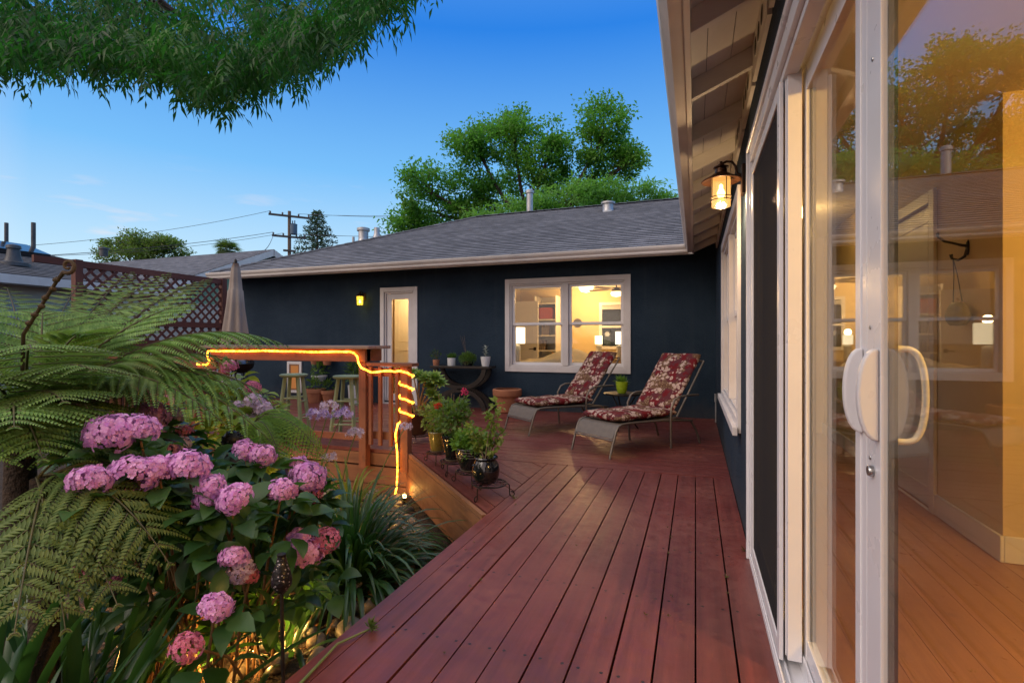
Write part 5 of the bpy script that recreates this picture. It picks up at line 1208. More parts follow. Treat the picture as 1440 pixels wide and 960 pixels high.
# conifer
cp = P(446, 480, 46); t = thing('conifer', 'dark blue green conifer with tiered branches beside the utility pole', 'conifer', (cp.x, cp.y, GZ)); ctop = P(446, 297, 46).z
mb = MB(); mb.tube([(cp.x, cp.y, GZ), (cp.x, cp.y, ctop)], [.28, .03], 10); mb.build('trunk', bark, t, world=True)
vs = []; mb = MB(); z = ctop-.15; k = 0
while z > ctop-5.2:
    f_ = (ctop-z)/5.2; R = .15+2.7*f_**.8*RNG.uniform(.65, 1.1)
    for j in range(4):
        a = k*2.4+j*1.57+RNG.uniform(-.3, .3); c, s_ = math.cos(a), math.sin(a); tip = Vector((cp.x+R*c, cp.y+R*s_, z-.1*R+.12*R*R*.3)); mb.tube([(cp.x, cp.y, z), tip], [.03, .008], 5)
        n = int(26+60*f_); s = RNG.random(n)**.7; pp = np.array([cp.x, cp.y, z])+s[:, None]*(np.array(tip)-np.array([cp.x, cp.y, z]))+RNG.normal(size=(n, 3))*.10
        vs.append(leaf_arrays(pp, unit(np.array([c, s_, .25])+rand_dirs(n)*.9), rand_dirs(n), .26, .09, .05))
    z -= .26; k += 1
mb.build('limb', bark, t, world=True); v, f = join(vs); np_mesh('crown', v, f, leaf_mat('conifer_needles', (.012, .040, .035), (.030, .075, .060), tfac=.1), t)
# palm
pp_ = P(320, 480, 46); pt = P(320, 352, 46).z; t = thing('palm_tree', 'small fan palm crown above the gabled neighbouring roof', 'palm tree', (pp_.x, pp_.y, GZ))
mb = MB(); mb.tube([(pp_.x, pp_.y, GZ), (pp_.x, pp_.y, pt)], [.26, .2], 10); mb.build('trunk', bark, t, world=True)
vs = []
for k in range(46):
    a = RNG.uniform(0, 2*PI); el = RNG.uniform(-.5, 1.3); d = np.array([math.cos(a)*math.cos(el), math.sin(a)*math.cos(el), math.sin(el)]); L = RNG.uniform(.8, 1.35); c = np.array([pp_.x, pp_.y, pt])+d*L*.45
    n = 14; e1 = unit(np.cross(d, [0, 0, 1.])); sp = np.linspace(-1.2, 1.2, n); D = np.cos(sp)[:, None]*d+np.sin(sp)[:, None]*e1-np.array([0, 0, .25]); vs.append(leaf_arrays(np.tile(c, (n, 1)), D, np.tile(np.cross(e1, d), (n, 1)), L*.75, .07, .3))
v, f = join(vs); np_mesh('crown', v, f, leaf_mat('palm_leaves', (.05, .085, .04), (.11, .15, .07)), t)

# overhanging shade tree: trunk outside the view on the left, long limbs over the garden, hanging pinnate leaves
over_leaf = leaf_mat('ash_leaflets', (.008, .034, .013), (.042, .13, .024), trans=(.04, .26, .028), tfac=.38, third=(.07, .20, .025), hue_noise=1.3)
tb = Vector((-6.6, .6, GZ)); t = thing('shade_tree', 'overhanging shade tree with dense drooping leaflets filling the upper left sky', 'tree', tuple(tb))
fk = Vector((-6.3, 1.0, 3.6)); mb = MB(); mb.tube([tb, (-6.55, .7, 1.5), fk], [.28, .23, .20], 14); mb.build('trunk', bark, t, world=True, smooth='auto')
edge = [(-60, 128), (0, 112), (60, 110), (110, 112), (150, 126), (190, 108), (225, 126), (258, 145), (292, 165), (325, 150), (350, 142), (380, 128), (420, 122), (450, 100), (480, 84), (510, 62), (540, 34), (575, 8), (610, -40), (700, -160)]
eu = [e[0] for e in edge]; ev = [e[1] for e in edge]
mbl = MB(); mbt = MB(); allv = []; tips = []
nbig = 2000
for i in range(nbig):
    u = RNG.uniform(-150, 610); lim = np.interp(u, eu, ev)-20
    v = lim-22-abs(RNG.normal())*80 if i % 3 else lim-12-RNG.random()*34
    if v < -330 or (math.sin(u*.031+v*.05)*math.sin(u*.019-v*.043)+.25*RNG.normal() > .52 and v < lim-34): continue
    d = RNG.uniform(3.4, 5.6) if v > lim-70 else RNG.uniform(3.6, 7.5)
    p = np.array(P(u, v, d)); tips.append(p)
    # a compound leaf spray: several rachises each with paired leaflets, hanging
    for k in range(int(RNG.integers(2, 4))):
        a = RNG.uniform(0, 2*PI); rd = unit(np.array([math.cos(a)*.65, math.sin(a)*.65, -.55+RNG.normal()*.25])); Lr = RNG.uniform(.16, .28); st = p+RNG.normal(size=3)*.07-rd*Lr*.5
        n = 9; s = np.linspace(.18, 1, n)
        base = st+rd*(s[:, None]*Lr)-np.array([0, 0, 1.])*(s[:, None]**2)*.05
        allv.append(leaf_arrays(st[None]-rd*.05, (rd*1.0-np.array([0, 0, .12]))[None], np.array([[.3, .5, .2]]), Lr*1.2, .004, .1))
        side = unit(np.cross(rd, np.array([0, 0, 1.0])+RNG.normal(size=3)*.2)); sg = np.where(np.arange(n) % 2 == 0, 1, -1)[:, None].astype(float); sg[-1] = 0
        D = side*sg*.8+rd*.55+np.array([0, 0, -.42]); allv.append(leaf_arrays(base, D, np.tile(np.cross(side, rd), (n, 1))+RNG.normal(size=(n, 3))*.25, RNG.uniform(.055, .115, n), RNG.uniform(.015, .026, n), RNG.uniform(.05, .35)))
v, f = join(allv); np_mesh('crown', v, f, over_leaf, t)
mb = MB()
ends = [P(60, 30, 5.0), P(200, 20, 5.5), P(300, 60, 5.0), P(420, 20, 5.5), P(520, -30, 5.6), P(-60, 40, 5), P(330, -60, 6.5), P(120, -60, 6)]
for e in ends:
    mid = fk.lerp(e, .5)+Vector((0, 0, .9)); mb.tube([fk-Vector((0,0,.1)), fk.lerp(mid, .5)+Vector((0,0,.3)), mid, mid.lerp(e, .6)+Vector((0,0,.12)), e], [.11, .08, .05, .03, .012], 8)
    near = sorted(tips, key=lambda q: (Vector(q)-e).length)[:34]
    for q in near[::2]: s_ = mid.lerp(e, random.uniform(.5, 1)); mb.tube([s_, s_.lerp(Vector(q), .5)+Vector((0,0,.08)), q], [.009, .006, .003], 5)
mb.build('limb', bark, t, world=True, smooth='auto')
# ------------------------------------------------------------------ river stones
stone_m = mat('river_stone', (.26, .20, .14), (.16, .135, .115), 5, .55, bump=.15, bscale=30)
stone_m2 = mat('river_stone_grey', (.17, .16, .15), (.11, .105, .10), 5, .5, bump=.15, bscale=30)
protos = []
def stone_mesh(seed, m):
    r = np.random.default_rng(seed); mb = MB(); n = 14; prof = []
    ph = r.uniform(0, 6, 4); vs = []
    for i in range(9):
        a = -PI/2+PI*i/8
        for k in range(n):
            b = 2*PI*k/n; w = 1+.10*math.sin(2*b+ph[0])+.07*math.sin(3*b+ph[1])+.06*math.sin(2*a+ph[2]+b)
            vs.append((math.cos(a)*math.cos(b)*w, .72*math.cos(a)*math.sin(b)*w, .52*math.sin(a)*(1+.08*math.sin(b+ph[3]))+.42))
    mb.add(vs, [(i*n+k, i*n+(k+1) % n, (i+1)*n+(k+1) % n, (i+1)*n+k) for i in range(8) for k in range(n)])
    return mb.build('river_stone', m, smooth=True)
first = [stone_mesh(s, stone_m if s % 3 else stone_m2) for s in range(5)]
placed = []; count = 0
def stone_at(p, r):
    global count
    o = first[count] if count < 5 else first[count % 5].copy()
    if count >= 5: COL.objects.link(o)
    count += 1
    o.location = (p[0], p[1], p[2]); o.rotation_euler = (random.uniform(-.25, .25), random.uniform(-.25, .25), random.uniform(0, 6.28)); o.scale = (r, r, r)
    tag(o, 'smooth rounded brown river stone lying in the garden bed beside the deck', 'stone', 'river stones in the garden bed')
def try_stone(x, y, r):
    for q in placed:
        if (q[0]-x)**2+(q[1]-y)**2 < (q[2]+r)**2*.62: return
    if x+y > 1.80-r*.7 or x > DX-r*.75: return
    placed.append((x, y, r)); stone_at((x, y, GZ-.012), r)
for k in range(900):                       # strip along the diagonal skirt, then beside the walkway, then in front of the bar
    if len(placed) > 78: break
    s = random.random(); a = Vector((-2.85, 4.66)); b = Vector((-1.45, 3.16)); p = a.lerp(b, s)+Vector((-.70, -.70))*random.uniform(.06, .50); try_stone(p.x, p.y, random.uniform(.05, .095))
for k in range(700):
    if len(placed) > 140: break
    try_stone(DX-random.uniform(.07, .85), random.uniform(1.3, 2.9), random.uniform(.055, .10))
for k in range(300):
    if len(placed) > 168: break
    try_stone(random.uniform(-4.3, -2.8), random.uniform(4.15, 4.68), random.uniform(.06, .12))
bark_chip = leaf_mat('bark_mulch', (.10, .045, .02), (.26, .13, .06), trans=(.1, .05, .02), tfac=.05)
n = 5200; pp = np.stack([RNG.uniform(-5.5, DX-.02, n), RNG.uniform(-.5, 4.7, n), np.full(n, GZ)], 1); keep = pp[:, 0]+pp[:, 1] < 1.78; pp = pp[keep]; n = len(pp); pp[:, 2] += RNG.uniform(.002, .03, n)
dd = rand_dirs(n); dd[:, 2] *= .25; v, f = leaf_arrays(pp, dd, np.tile([[0, 0, 1.]], (n, 1))+rand_dirs(n)*.3, RNG.uniform(.04, .12, n), RNG.uniform(.008, .02, n), .05); o = np_mesh('mulch', v, f, bark_chip); o['kind'] = 'stuff'; o['label'] = 'loose brown bark mulch and twigs covering the garden soil'

# ------------------------------------------------------------------ strap-leaved clumps (agapanthus)
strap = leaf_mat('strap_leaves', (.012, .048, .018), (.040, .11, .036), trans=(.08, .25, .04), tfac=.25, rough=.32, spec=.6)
strap_lit = leaf_mat('strap_leaves_lit_tint', (.07, .12, .015), (.16, .20, .03), trans=(.25, .3, .04), tfac=.3, rough=.4)  # yellow lamp light put into the colour of this leaf copy
def clump(label, c, n, L, Wd, m, spread=.10, up=1.0, gg=(.18, .46), group='strap leaved clumps in the garden bed', parts=None, lean=(0, 0)):
    t = thing('strap_leaf_plant', label, 'plant', c, 0, group); mb = MB()
    for k in range(n):
        a = k*2.39996+random.uniform(-.2, .2); q = (k+.5)/n; el = 1.45-1.0*q*random.uniform(.75, 1.2); l = L*random.uniform(.7, 1.15); w = Wd*random.uniform(.75, 1.2)
        cx_, sx_ = math.cos(a), math.sin(a); p = Vector((cx_*spread*q, sx_*spread*q, 0)); d = Vector((cx_*math.cos(el)+lean[0], sx_*math.cos(el)+lean[1], math.sin(el)*up)).normalized(); pts = [p]; m_ = 9
        g = random.uniform(*gg)
        for i in range(m_):
            p = p+d*l/m_; d = (d-Vector((0, 0, g*(.35+i/m_)))).normalized(); pts.append(p.copy())
            if p.z < .03: d.z = max(d.z, 0); d.normalize()
        ws = [w*x for x in (.55, .8, .95, 1, 1, .98, .9, .75, .5, .06)]
        mb.ribbon(pts, ws, (-sx_, cx_, 0), .35)
    mb.build('foliage', m, t, smooth=True); return t
lilac = leaf_mat('lilac_petals', (.24, .16, .52), (.66, .58, .82), trans=(.5, .4, .8), tfac=.25); lilac_pale = leaf_mat('pale_lilac_petals', (.52, .46, .66), (.70, .62, .74), trans=(.6, .5, .7), tfac=.25)
stalk_m = mat('flower_stalk', (.10, .16, .05), (.16, .18, .06), 20, .6)
def umbel(parent, base, top, r, m, n=30, squash=.7):
    b = Vector(base); tp = Vector(top); mb = MB(); mid = b.lerp(tp, .55)+Vector((0, 0, .04)); mb.tube([b, mid, tp], [.006, .0048, .004], 6); mb.build('flower_stalk', stalk_m, parent, world=True, smooth='auto')
    D = rand_dirs(n); D[:, 2] = np.abs(D[:, 2])*1.0-.25; D = unit(D)*np.array([1, 1, squash]); c = np.array(tp); out = []
    for d in D:
        e = c+d*r*RNG.uniform(.7, 1.05); ax_ = unit(d); e1 = unit(np.cross(ax_, [.3, .2, 1.])); e2 = np.cross(ax_, e1); k = np.arange(6)*PI/3
        DD = (np.cos(k)[:, None]*e1+np.sin(k)[:, None]*e2)*.75+ax_*.75; out.append(leaf_arrays(np.tile(e-ax_*.012, (6, 1)), DD, np.tile(ax_, (6, 1)), r*.34, r*.10, .3))
        out.append(leaf_arrays((c+d*.01)[None], ax_[None], e1[None], np.linalg.norm(e-c), .004, 0))
    v, f = join(out); np_mesh('flower_head', v, f, m, parent)
cl1 = clump('big dark green strap leaved clump arching toward the walkway edge', (-2.24, 2.96, GZ), 400, .74, .031, strap, .24, lean=(-.03, -.03))
cl2 = clump('dark strap leaved clump under the fern, nearest the camera', (-2.16, 1.22, GZ+.0), 56, .90, .044, strap, .2, gg=(.05, .22), lean=(-.35, .1))
clump('dark strap leaved clump low in the left corner below the fern', (-1.80, .70, GZ), 50, .92, .046, strap, .2, gg=(.05, .22), lean=(-.30, .1))
clump('dark strap leaved clump beneath the fern trunk at the photo edge', (-2.35, 1.05, GZ), 70, .95, .044, strap, .22, gg=(.06, .26), lean=(-.2, .1))
clump('small strap leaved tuft lit from below by the garden spotlight', (-2.02, 2.14, GZ), 11, .44, .028, strap, .08)
clump('strap leaved clump tinted pale as if lit in front of the bar post with lilac flower heads', (-3.05, 4.0, GZ), 70, .62, .026, strap_lit, .14)
ag = thing('agapanthus', 'tall agapanthus with lilac flower globes standing before the bar railing', 'plant', (-2.9, 3.55, GZ))
for (u, v, d, r, m, bu, bv) in ((446, 578, 3.75, .085, lilac, 420, 690), (481, 578, 3.8, .09, lilac, 440, 690), (463, 566, 3.9, .075, lilac_pale, 436, 688), (500, 604, 3.9, .075, lilac_pale, 478, 690), (463, 637, 3.8, .065, lilac_pale, 450, 690), (570, 594, 4.1, .06, lilac_pale, 515, 710)):
    umbel(ag, P(bu, bv, d), P(u, v+6, d), r, m)

# ------------------------------------------------------------------ hydrangeas
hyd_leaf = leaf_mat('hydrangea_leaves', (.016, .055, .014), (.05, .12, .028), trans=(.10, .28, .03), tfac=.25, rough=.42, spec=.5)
hyd_lit = leaf_mat('hydrangea_leaves_lit_tint', (.11, .20, .02), (.24, .32, .04), trans=(.3, .4, .05), tfac=.3)  # brighter leaf copy with the lamp glow put into its colour
def petals_mat(name, a, b): return leaf_mat(name, a, b, trans=tuple(min(1, x*1.1) for x in b), tfac=.22, rough=.6, hue_noise=9.0, third=tuple(x*.8+.1 for x in b))
hyd_pink = petals_mat('mauve_pink_petals', (.52, .17, .52), (.80, .43, .77)); hyd_deep = petals_mat('rose_pink_petals', (.50, .10, .22), (.66, .20, .32)); hyd_pale = petals_mat('pale_mauve_petals', (.46, .32, .52), (.66, .50, .62))
def mophead(seed, m, n=190):
    """flower head of four-petalled florets on a rounded dome, unit radius"""
    r = np.random.default_rng(seed); k = np.arange(n); z = 1-1.55*(k+.5)/n; a = k*2.39996; rr = np.sqrt(1-z*z)
    D = np.stack([rr*np.cos(a), rr*np.sin(a), z], 1)+r.normal(size=(n, 3))*.05; D = unit(D); lump = 1+.10*np.sin(D[:, 0]*5+seed)*np.cos(D[:, 1]*4.3)+.05*r.normal(size=n)
    C = D*lump[:, None]*np.array([1, .95, .80]); out = []
    ax_ = unit(D+r.normal(size=(n, 3))*.28); e1 = unit(np.cross(ax_, r.normal(size=(n, 3)))); e2 = np.cross(ax_, e1); s = r.uniform(.14, .20, n)
    vs = []; fs = []
    for q in range(4):
        th = q*PI/2; d = e1*math.cos(th)+e2*math.sin(th); pd = e2*math.cos(th)-e1*math.sin(th)
        w = s[:, None]; base = C; vs.append(np.stack([base, base+d*w*.62+pd*w*.50+ax_*w*.12, base+d*w*1.02+ax_*w*.02, base+d*w*.62-pd*w*.50+ax_*w*.12], 1))
    V = np.stack(vs, 1).reshape(-1, 3); F = np.arange(len(V)).reshape(-1, 4)
    # merge each floret's four petals into one island
    Vr = V.reshape(n, 4, 4, 3); ctr = Vr[:, :1, 0, :]; oth = Vr[:, :, 1:, :].reshape(n, 12, 3); VV = np.concatenate([ctr, oth], 1).reshape(-1, 3); b = np.arange(n)[:, None, None]*13
    F = (b+np.array([[[0, 1+3*q, 2+3*q, 3+3*q] for q in range(4)]])).reshape(-1, 4)
    return np_mesh('flower_head', VV, F, m)
hb_ = thing('hydrangea_bush', 'hydrangea bush covered in mauve pink mophead flowers beside the walkway', 'shrub', tuple(Vector((-2.45, 2.1, GZ))))
heads = [mophead(s, hyd_pink) for s in range(4)]+[mophead(9, hyd_deep, 120), mophead(10, hyd_pale)]
for h in heads: h.parent = hb_
used = set()
HEADS = [(158, 606, 60, 1.95, 0), (194, 602, 52, 2.0, 1), (126, 674, 52, 1.75, 2), (190, 664, 56, 1.85, 3), (222, 657, 46, 1.9, 0), (263, 654, 54, 1.95, 1), (214, 582, 46, 2.5, 2), (236, 584, 36, 2.6, 5), (232, 630, 36, 2.4, 3), (250, 628, 34, 2.5, 5), (258, 608, 28, 2.7, 4), (297, 682, 36, 1.95, 0), (294, 700, 38, 1.95, 1), (330, 698, 46, 1.9, 2), (346, 632, 34, 2.3, 3), (370, 638, 36, 2.3, 0), (397, 687, 36, 2.05, 1), (418, 655, 34, 2.4, 2), (434, 668, 46, 2.35, 3), (436, 692, 36, 2.4, 4), (328, 782, 40, 1.85, 0), (338, 800, 36, 1.9, 5), (352, 808, 26, 1.95, 4), (304, 851, 46, 1.7, 1), (262, 908, 42, 1.55, 4), (378, 826, 44, 2.9, 4), (352, 842, 38, 2.85, 1), (410, 803, 40, 2.95, 2), (428, 778, 52, 2.15, 3), (421, 756, 38, 2.2, 0), (459, 757, 36, 2.2, 4), (400, 733, 22, 2.6, 4), (130, 792, 50, 2.2, 4), (205, 596, 30, 2.3, 1), (166, 822, 34, 2.2, 4)]
hpos = []
for (u, v, w, d, k) in HEADS:
    p = P(u, v, d); r = w*d/720/2*RNG.uniform(.92, 1.06); hpos.append((np.array(p), r))
    if k in used: o = heads[k].copy(); COL.objects.link(o); o.parent = hb_
    else: o = heads[k]; used.add(k)
    o.location = p-hb_.location-Vector((0, 0, r*.10)); o.scale = (r, r, r); o.rotation_euler = (random.uniform(.15, .75), random.uniform(-.5, .3), random.uniform(0, 6.28))
def broad_leaves(c, n, L, Wd, rad, up=.15):
    """broad toothed leaves: 3-segment folded blades"""
    q = rand_dirs(n); q[:, 2] = q[:, 2]*.6-.1; pp = np.array(c)+q*rad*RNG.uniform(.55, 1.15, (n, 1)); D = unit(q+rand_dirs(n)*.4+np.array([0, 0, -.12+up])); U = unit(np.array([0, 0, 1.])+rand_dirs(n)*.45); S = unit(np.cross(D, U)); U = np.cross(S, D)
    L = L*RNG.uniform(.65, 1.2, n)[:, None]; W_ = Wd*RNG.uniform(.75, 1.15, n)[:, None]; rows = []
    for s, w, dz in ((0, .10, 0), (.22, .80, .03), (.48, 1.0, .03), (.76, .66, -.03), (1.0, .04, -.16)):
        mid = pp+D*L*s+U*L*dz; rows.append(np.stack([mid+S*W_*w*.5+U*W_*w*.14, mid, mid-S*W_*w*.5+U*W_*w*.14], 1))
    V = np.concatenate(rows, 1).reshape(-1, 3); b = np.arange(n)[:, None, None]*15
    F = np.concatenate([b+np.array([[[3*i, 3*i+1, 3*i+4, 3*i+3], [3*i+1, 3*i+2, 3*i+5, 3*i+4]] for i in range(4)]).reshape(1, 8, 4)], 1).reshape(-1, 4)
    return V, F
out = []; mb = MB()
for p, r in hpos:
    aw = unit(p-np.array([0, 0, H])); aw[2] = 0
    k = 1.0 if p[2] > .42 else (.3 if p[2] > .30 else 0)
    out.append(broad_leaves(p-np.array([0, 0, r*1.35])+aw*r*.9, int(13*k), .125, .08, r*1.25)); out.append(broad_leaves(p-np.array([0, 0, .19])+aw*.07, int(11*k), .125, .08, .12))
    b = np.array([-2.45, 2.1, GZ])+np.array([RNG.uniform(-.25, .25), RNG.uniform(-.25, .25), 0]); b[:2] = b[:2]*.6+p[:2]*.4
    mb.tube([b, (b+p)/2+np.array([0, 0, .08]), p], [.008, .006, .004], 6)
for k in range(70):      # leaves filling the bush behind the heads
    u = RNG.uniform(120, 415); v = RNG.uniform(max(625, 640+(u-260)*.45), 850); d = 2.4+.6*RNG.random()
    if v > 690+.35*(u-120)+60: v -= 110
    out.append(broad_leaves(np.array(P(u, v, d)), 13, .13, .085, .15))
for k in range(22): out.append(broad_leaves(np.array(P(RNG.uniform(90, 340), RNG.uniform(780, 900), RNG.uniform(2.1, 2.6))), 9, .12, .08, .13))
v, f = join(out); np_mesh('foliage', v, f, hyd_leaf, hb_, smooth=True); mb.build('stem', mat('hydrangea_stem', (.30, .17, .08), (.20, .11, .05), 14, .8), hb_, world=True, smooth='auto')
# bundle of bare canes catching the light inside the bush
mb = MB()
for k in range(55):
    b = P(random.uniform(205, 275), 905, random.uniform(2.45, 2.75)); b.z = GZ; tp = P(random.uniform(240, 345), random.uniform(670, 740), random.uniform(2.35, 2.6)); tp = b.lerp(tp, random.uniform(.55, 1.0)); mb.tube([b, b.lerp(tp, .5)+Vector((random.uniform(-.05, .05), 0, .03)), tp], [.0065, .005, .003], 5)
mb.build('cane', mat('bare_canes', (.36, .17, .07), (.24, .11, .05), 14, .7), hb_, world=True)
h2 = thing('hydrangea_bush', 'hydrangea bush tinted yellow green as if lit with rosy flowers behind the fern near the bar', 'shrub', tuple(Vector((-3.95, 3.0, GZ))))
H2 = [(323, 516, 22, 3.9, 4), (355, 545, 22, 3.8, 4), (358, 566, 28, 3.6, 5), (372, 577, 28, 3.6, 5), (320, 537, 20, 3.9, 5), (310, 548, 16, 3.9, 4), (335, 573, 22, 3.7, 5), (235, 563, 18, 3.6, 4), (352, 590, 22, 3.6, 5), (300, 528, 16, 4.0, 4)]
out = []; mb = MB()
for (u, v, w, d, k) in H2:
    p = P(u, v, d); r = w*d/720/2; o = heads[k].copy(); COL.objects.link(o); o.parent = h2; o.location = p-h2.location; o.scale = (r, r, r); o.rotation_euler = (.4, .1, random.uniform(0, 6)); pn = np.array(p)
    out.append(broad_leaves(pn-np.array([0, 0, .08]), 16, .12, .08, .13)); out.append(broad_leaves(pn-np.array([0, 0, .26]), 16, .13, .085, .17)); out.append(broad_leaves(pn-np.array([0, 0, .5]), 10, .12, .08, .2)); b = pn*.5+np.array([-3.95, 3.0, 0])*.5; b[2] = GZ; mb.tube([b, (b+pn)/2, pn], [.008, .006, .004], 5)
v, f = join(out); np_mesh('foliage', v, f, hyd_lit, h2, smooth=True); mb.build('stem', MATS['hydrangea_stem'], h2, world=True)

# ------------------------------------------------------------------ tree fern
fern_m = leaf_mat('fern_pinnules', (.080, .18, .036), (.21, .36, .085), trans=(.26, .46, .08), tfac=.25, third=(.10, .10, .035), hue_noise=1.6, rough=.5)
fern_lit = leaf_mat('fern_pinnules_lit_tint', (.09, .20, .015), (.20, .33, .03), trans=(.25, .4, .03), tfac=.35)  # fern copy whose yellow green carries the lamp light as colour
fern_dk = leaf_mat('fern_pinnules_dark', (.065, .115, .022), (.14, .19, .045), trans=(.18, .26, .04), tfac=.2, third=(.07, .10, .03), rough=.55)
rach_m = mat('fern_rachis', (.085, .075, .025), (.05, .045, .016), 14, .6)
def frond(parent, p0, p1, lift, width, m, n_p=None, n_q=21, droop=.3, roll=0.0, start=.16):
    p0 = Vector(p0); p1 = Vector(p1); ctl = p0.lerp(p1, .5)+Vector((0, 0, lift))
    n_p = n_p or max(9, int((p1-p0).length*(1-start)/.068))
    B = lambda s: p0*(1-s)**2+ctl*2*s*(1-s)+p1*s*s
    ss = np.linspace(0, 1, 22); pts = [B(s) for s in ss]; L = (p1-p0).length; out = []
    for i in range(n_p):
        s = start+(1-start)*(i/(n_p-1))**.92; c = B(min(s, .999)); tg = (B(min(s+.01, 1))-B(s-.01)).normalized(); sd = tg.cross(Vector((0, 0, 1)))
        if sd.length < .1: sd = tg.orthogonal()
        sd.normalize(); sd = Matrix.Rotation(roll, 3, tg)@sd; q = (s-start)/(1-start); wl = width*(math.sin(PI*min(1, (.10+.90*q)**.72))**.8+.02) if q < .97 else width*.06
        wl = max(wl, .012)*random.uniform(.9, 1.08)
        for sg in (-1, 1):
            d0 = (sd*sg+tg*.55).normalized(); nn = sd.cross(tg); nn = nn if nn.z > 0 else -nn
            nq = max(4, int(n_q*(.35+.65*wl/width))); t_ = np.linspace(.06, 1, nq)
            base = np.array(c)+np.outer(t_*wl, d0)-np.outer((t_**2)*wl*droop, (0, 0, 1.)); dirp = np.array(d0)-np.outer(2*t_*droop, (0, 0, 1.)); dirp = unit(dirp)
            sp = unit(np.cross(dirp, np.array(nn))); pl = wl*.23*(1-t_**1.25*.90)+.004
            for s2 in (-1, 1):
                D = sp*s2+dirp*.62-np.array([0, 0, .12]); out.append(leaf_arrays(base, D, np.tile(np.array(nn), (nq, 1)), pl, np.maximum(wl/nq*.95, .005)+0*pl, .12))
            mb_r.append((base[0], base[-1]))
    v, f = join(out); mb = MB(); mb.tube(pts, list(np.linspace(.0085 if width > .27 else .0050, .0016, 22)), 6, cap=False)
    for a, b in mb_r: mb.tube([a, (np.array(a)+b)/2-np.array([0, 0, -.004]), b], [.0024, .0017, .0008], 4, cap=False)
    mb_r.clear(); nf = len(f); v, f = join([(v, f), (np.array([tuple(q) for q in mb.v]), np.array(mb.f))]); o = np_mesh('frond', v, f, m, parent)
    o.data.materials.append(rach_m); mi = np.zeros(len(o.data.polygons), dtype=np.int32); mi[nf:] = 1; o.data.polygons.foreach_set('material_index', mi); return o
mb_r = []
FC = P(30, 585, 2.35)
fern = thing('tree_fern', 'large tree fern with arching feathery fronds filling the left of the garden', 'fern', (FC.x, FC.y, GZ))
mb = MB(); mb.tube([(FC.x, FC.y, GZ), (FC.x-.02, FC.y, .1), (FC.x, FC.y, FC.z-.02)], [.07, .065, .055], 14)
trunk_f = mb.build('trunk', mat('fern_trunk', (.06, .035, .02), (.03, .018, .012), 30, .95, bump=1, bscale=50, bdist=.02), fern, world=True, smooth='auto')
F_ = [ # tip u, v, depth, lift, width, droop, roll
 (404, 486, 3.1, .42, .34, .7, .0), (296, 392, 3.5, .22, .20, .3, .0), (238, 384, 3.7, .20, .17, .2, .0), (186, 383, 3.6, .18, .17, .2, .0), (112, 398, 3.3, .14, .18, .2, .0), (272, 426, 3.0, .2, .28, .3, .0),
 (335, 508, 2.8, .28, .32, .6, .0), (385, 625, 2.6, .55, .32, .6, .05), (318, 598, 2.4, .45, .30, .6, -.1), (250, 548, 2.6, .26, .30, .5, .1), (394, 568, 2.9, .45, .32, .6, .1), (352, 560, 2.7, .40, .30, .6, .0),
 (130, 520, 1.9, .20, .28, .5, .0), (44, 490, 1.8, .22, .30, .5, .1), (-60, 450, 2.2, .25, .32, .3, .0), (10, 405, 3.0, .15, .26, .2, .05), (-50, 545, 1.7, .2, .30, .5, .1), (60, 440, 2.5, .18, .26, .3, .0),
 (165, 610, 2.1, .20, .26, .5, .0), (-80, 620, 1.9, .25, .32, .5, .0), (185, 490, 3.0, .28, .30, .4, .05), (150, 440, 2.9, .2, .28, .3, .1), (90, 565, 1.8, .16, .28, .5, .1), (225, 590, 2.5, .32, .28, .6, .0), (200, 455, 3.2, .24, .28, .3, .0), (120, 470, 2.4, .2, .28, .4, .05), (20, 600, 1.6, .14, .28, .5, .0), (290, 530, 2.9, .36, .30, .6, .05), (60, 645, 1.75, .14, .28, .5, .0), (118, 655, 1.95, .14, .26, .5, .0), (-20, 660, 1.7, .14, .28, .5, .0), (100, 625, 2.15, .16, .28, .5, .0), (15, 640, 2.0, .1, .28, .5, 0)]
for (u, v, d, lift, w, dr_, ro) in F_: frond(fern, FC+Vector((random.uniform(-.05, .05), random.uniform(-.05, .05), random.uniform(-.03, .04))), P(u, v, d), lift, w*1.08, fern_m, droop=dr_*.5, roll=ro)
FC2 = P(62, 668, 1.85); fern2 = thing('low_fern', 'dark olive fern with spreading fronds under the tree fern in the lower left', 'fern', (FC2.x, FC2.y, GZ))
for (u, v, d, lift, w, dr_, ro) in [(238, 792, 1.72, .16, .22, .3, .1), (232, 738, 1.9, .14, .22, .3, .0), (92, 885, 1.5, .07, .20, .35, .0), (20, 890, 1.4, .08, .22, .35, .1), (165, 850, 1.58, .08, .20, .35, .2), (225, 690, 2.1, .12, .2, .3, .1), (180, 640, 2.2, .12, .2, .3, .0), ]:
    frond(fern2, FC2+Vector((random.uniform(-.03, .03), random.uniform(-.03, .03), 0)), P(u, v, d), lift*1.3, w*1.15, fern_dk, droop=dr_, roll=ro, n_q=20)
mb = MB(); mb.tube([(FC2.x, FC2.y, GZ), (FC2.x, FC2.y, FC2.z-.01)], [.05, .04], 10); mb.build('trunk', MATS['fern_trunk'], fern2, world=True, smooth='auto')
mb = MB(); tip = P(96, 372, 2.1); b0 = P(33, 470, 2.25); pts = [FC, b0, P(58, 430, 2.2), P(80, 395, 2.13)]
for k in range(16): a = -2.2+k*.52; r = .032*(1-k/20); c = tip+Vector((.0, 0, -.006)); pts.append(c+Vector((r*math.cos(a)*CT, r*math.cos(a)*ST, r*math.sin(a)+.0)))
mb.tube(pts, [.009, .0075, .007, .0065]+list(np.linspace(.0085, .005, 16)), 8)
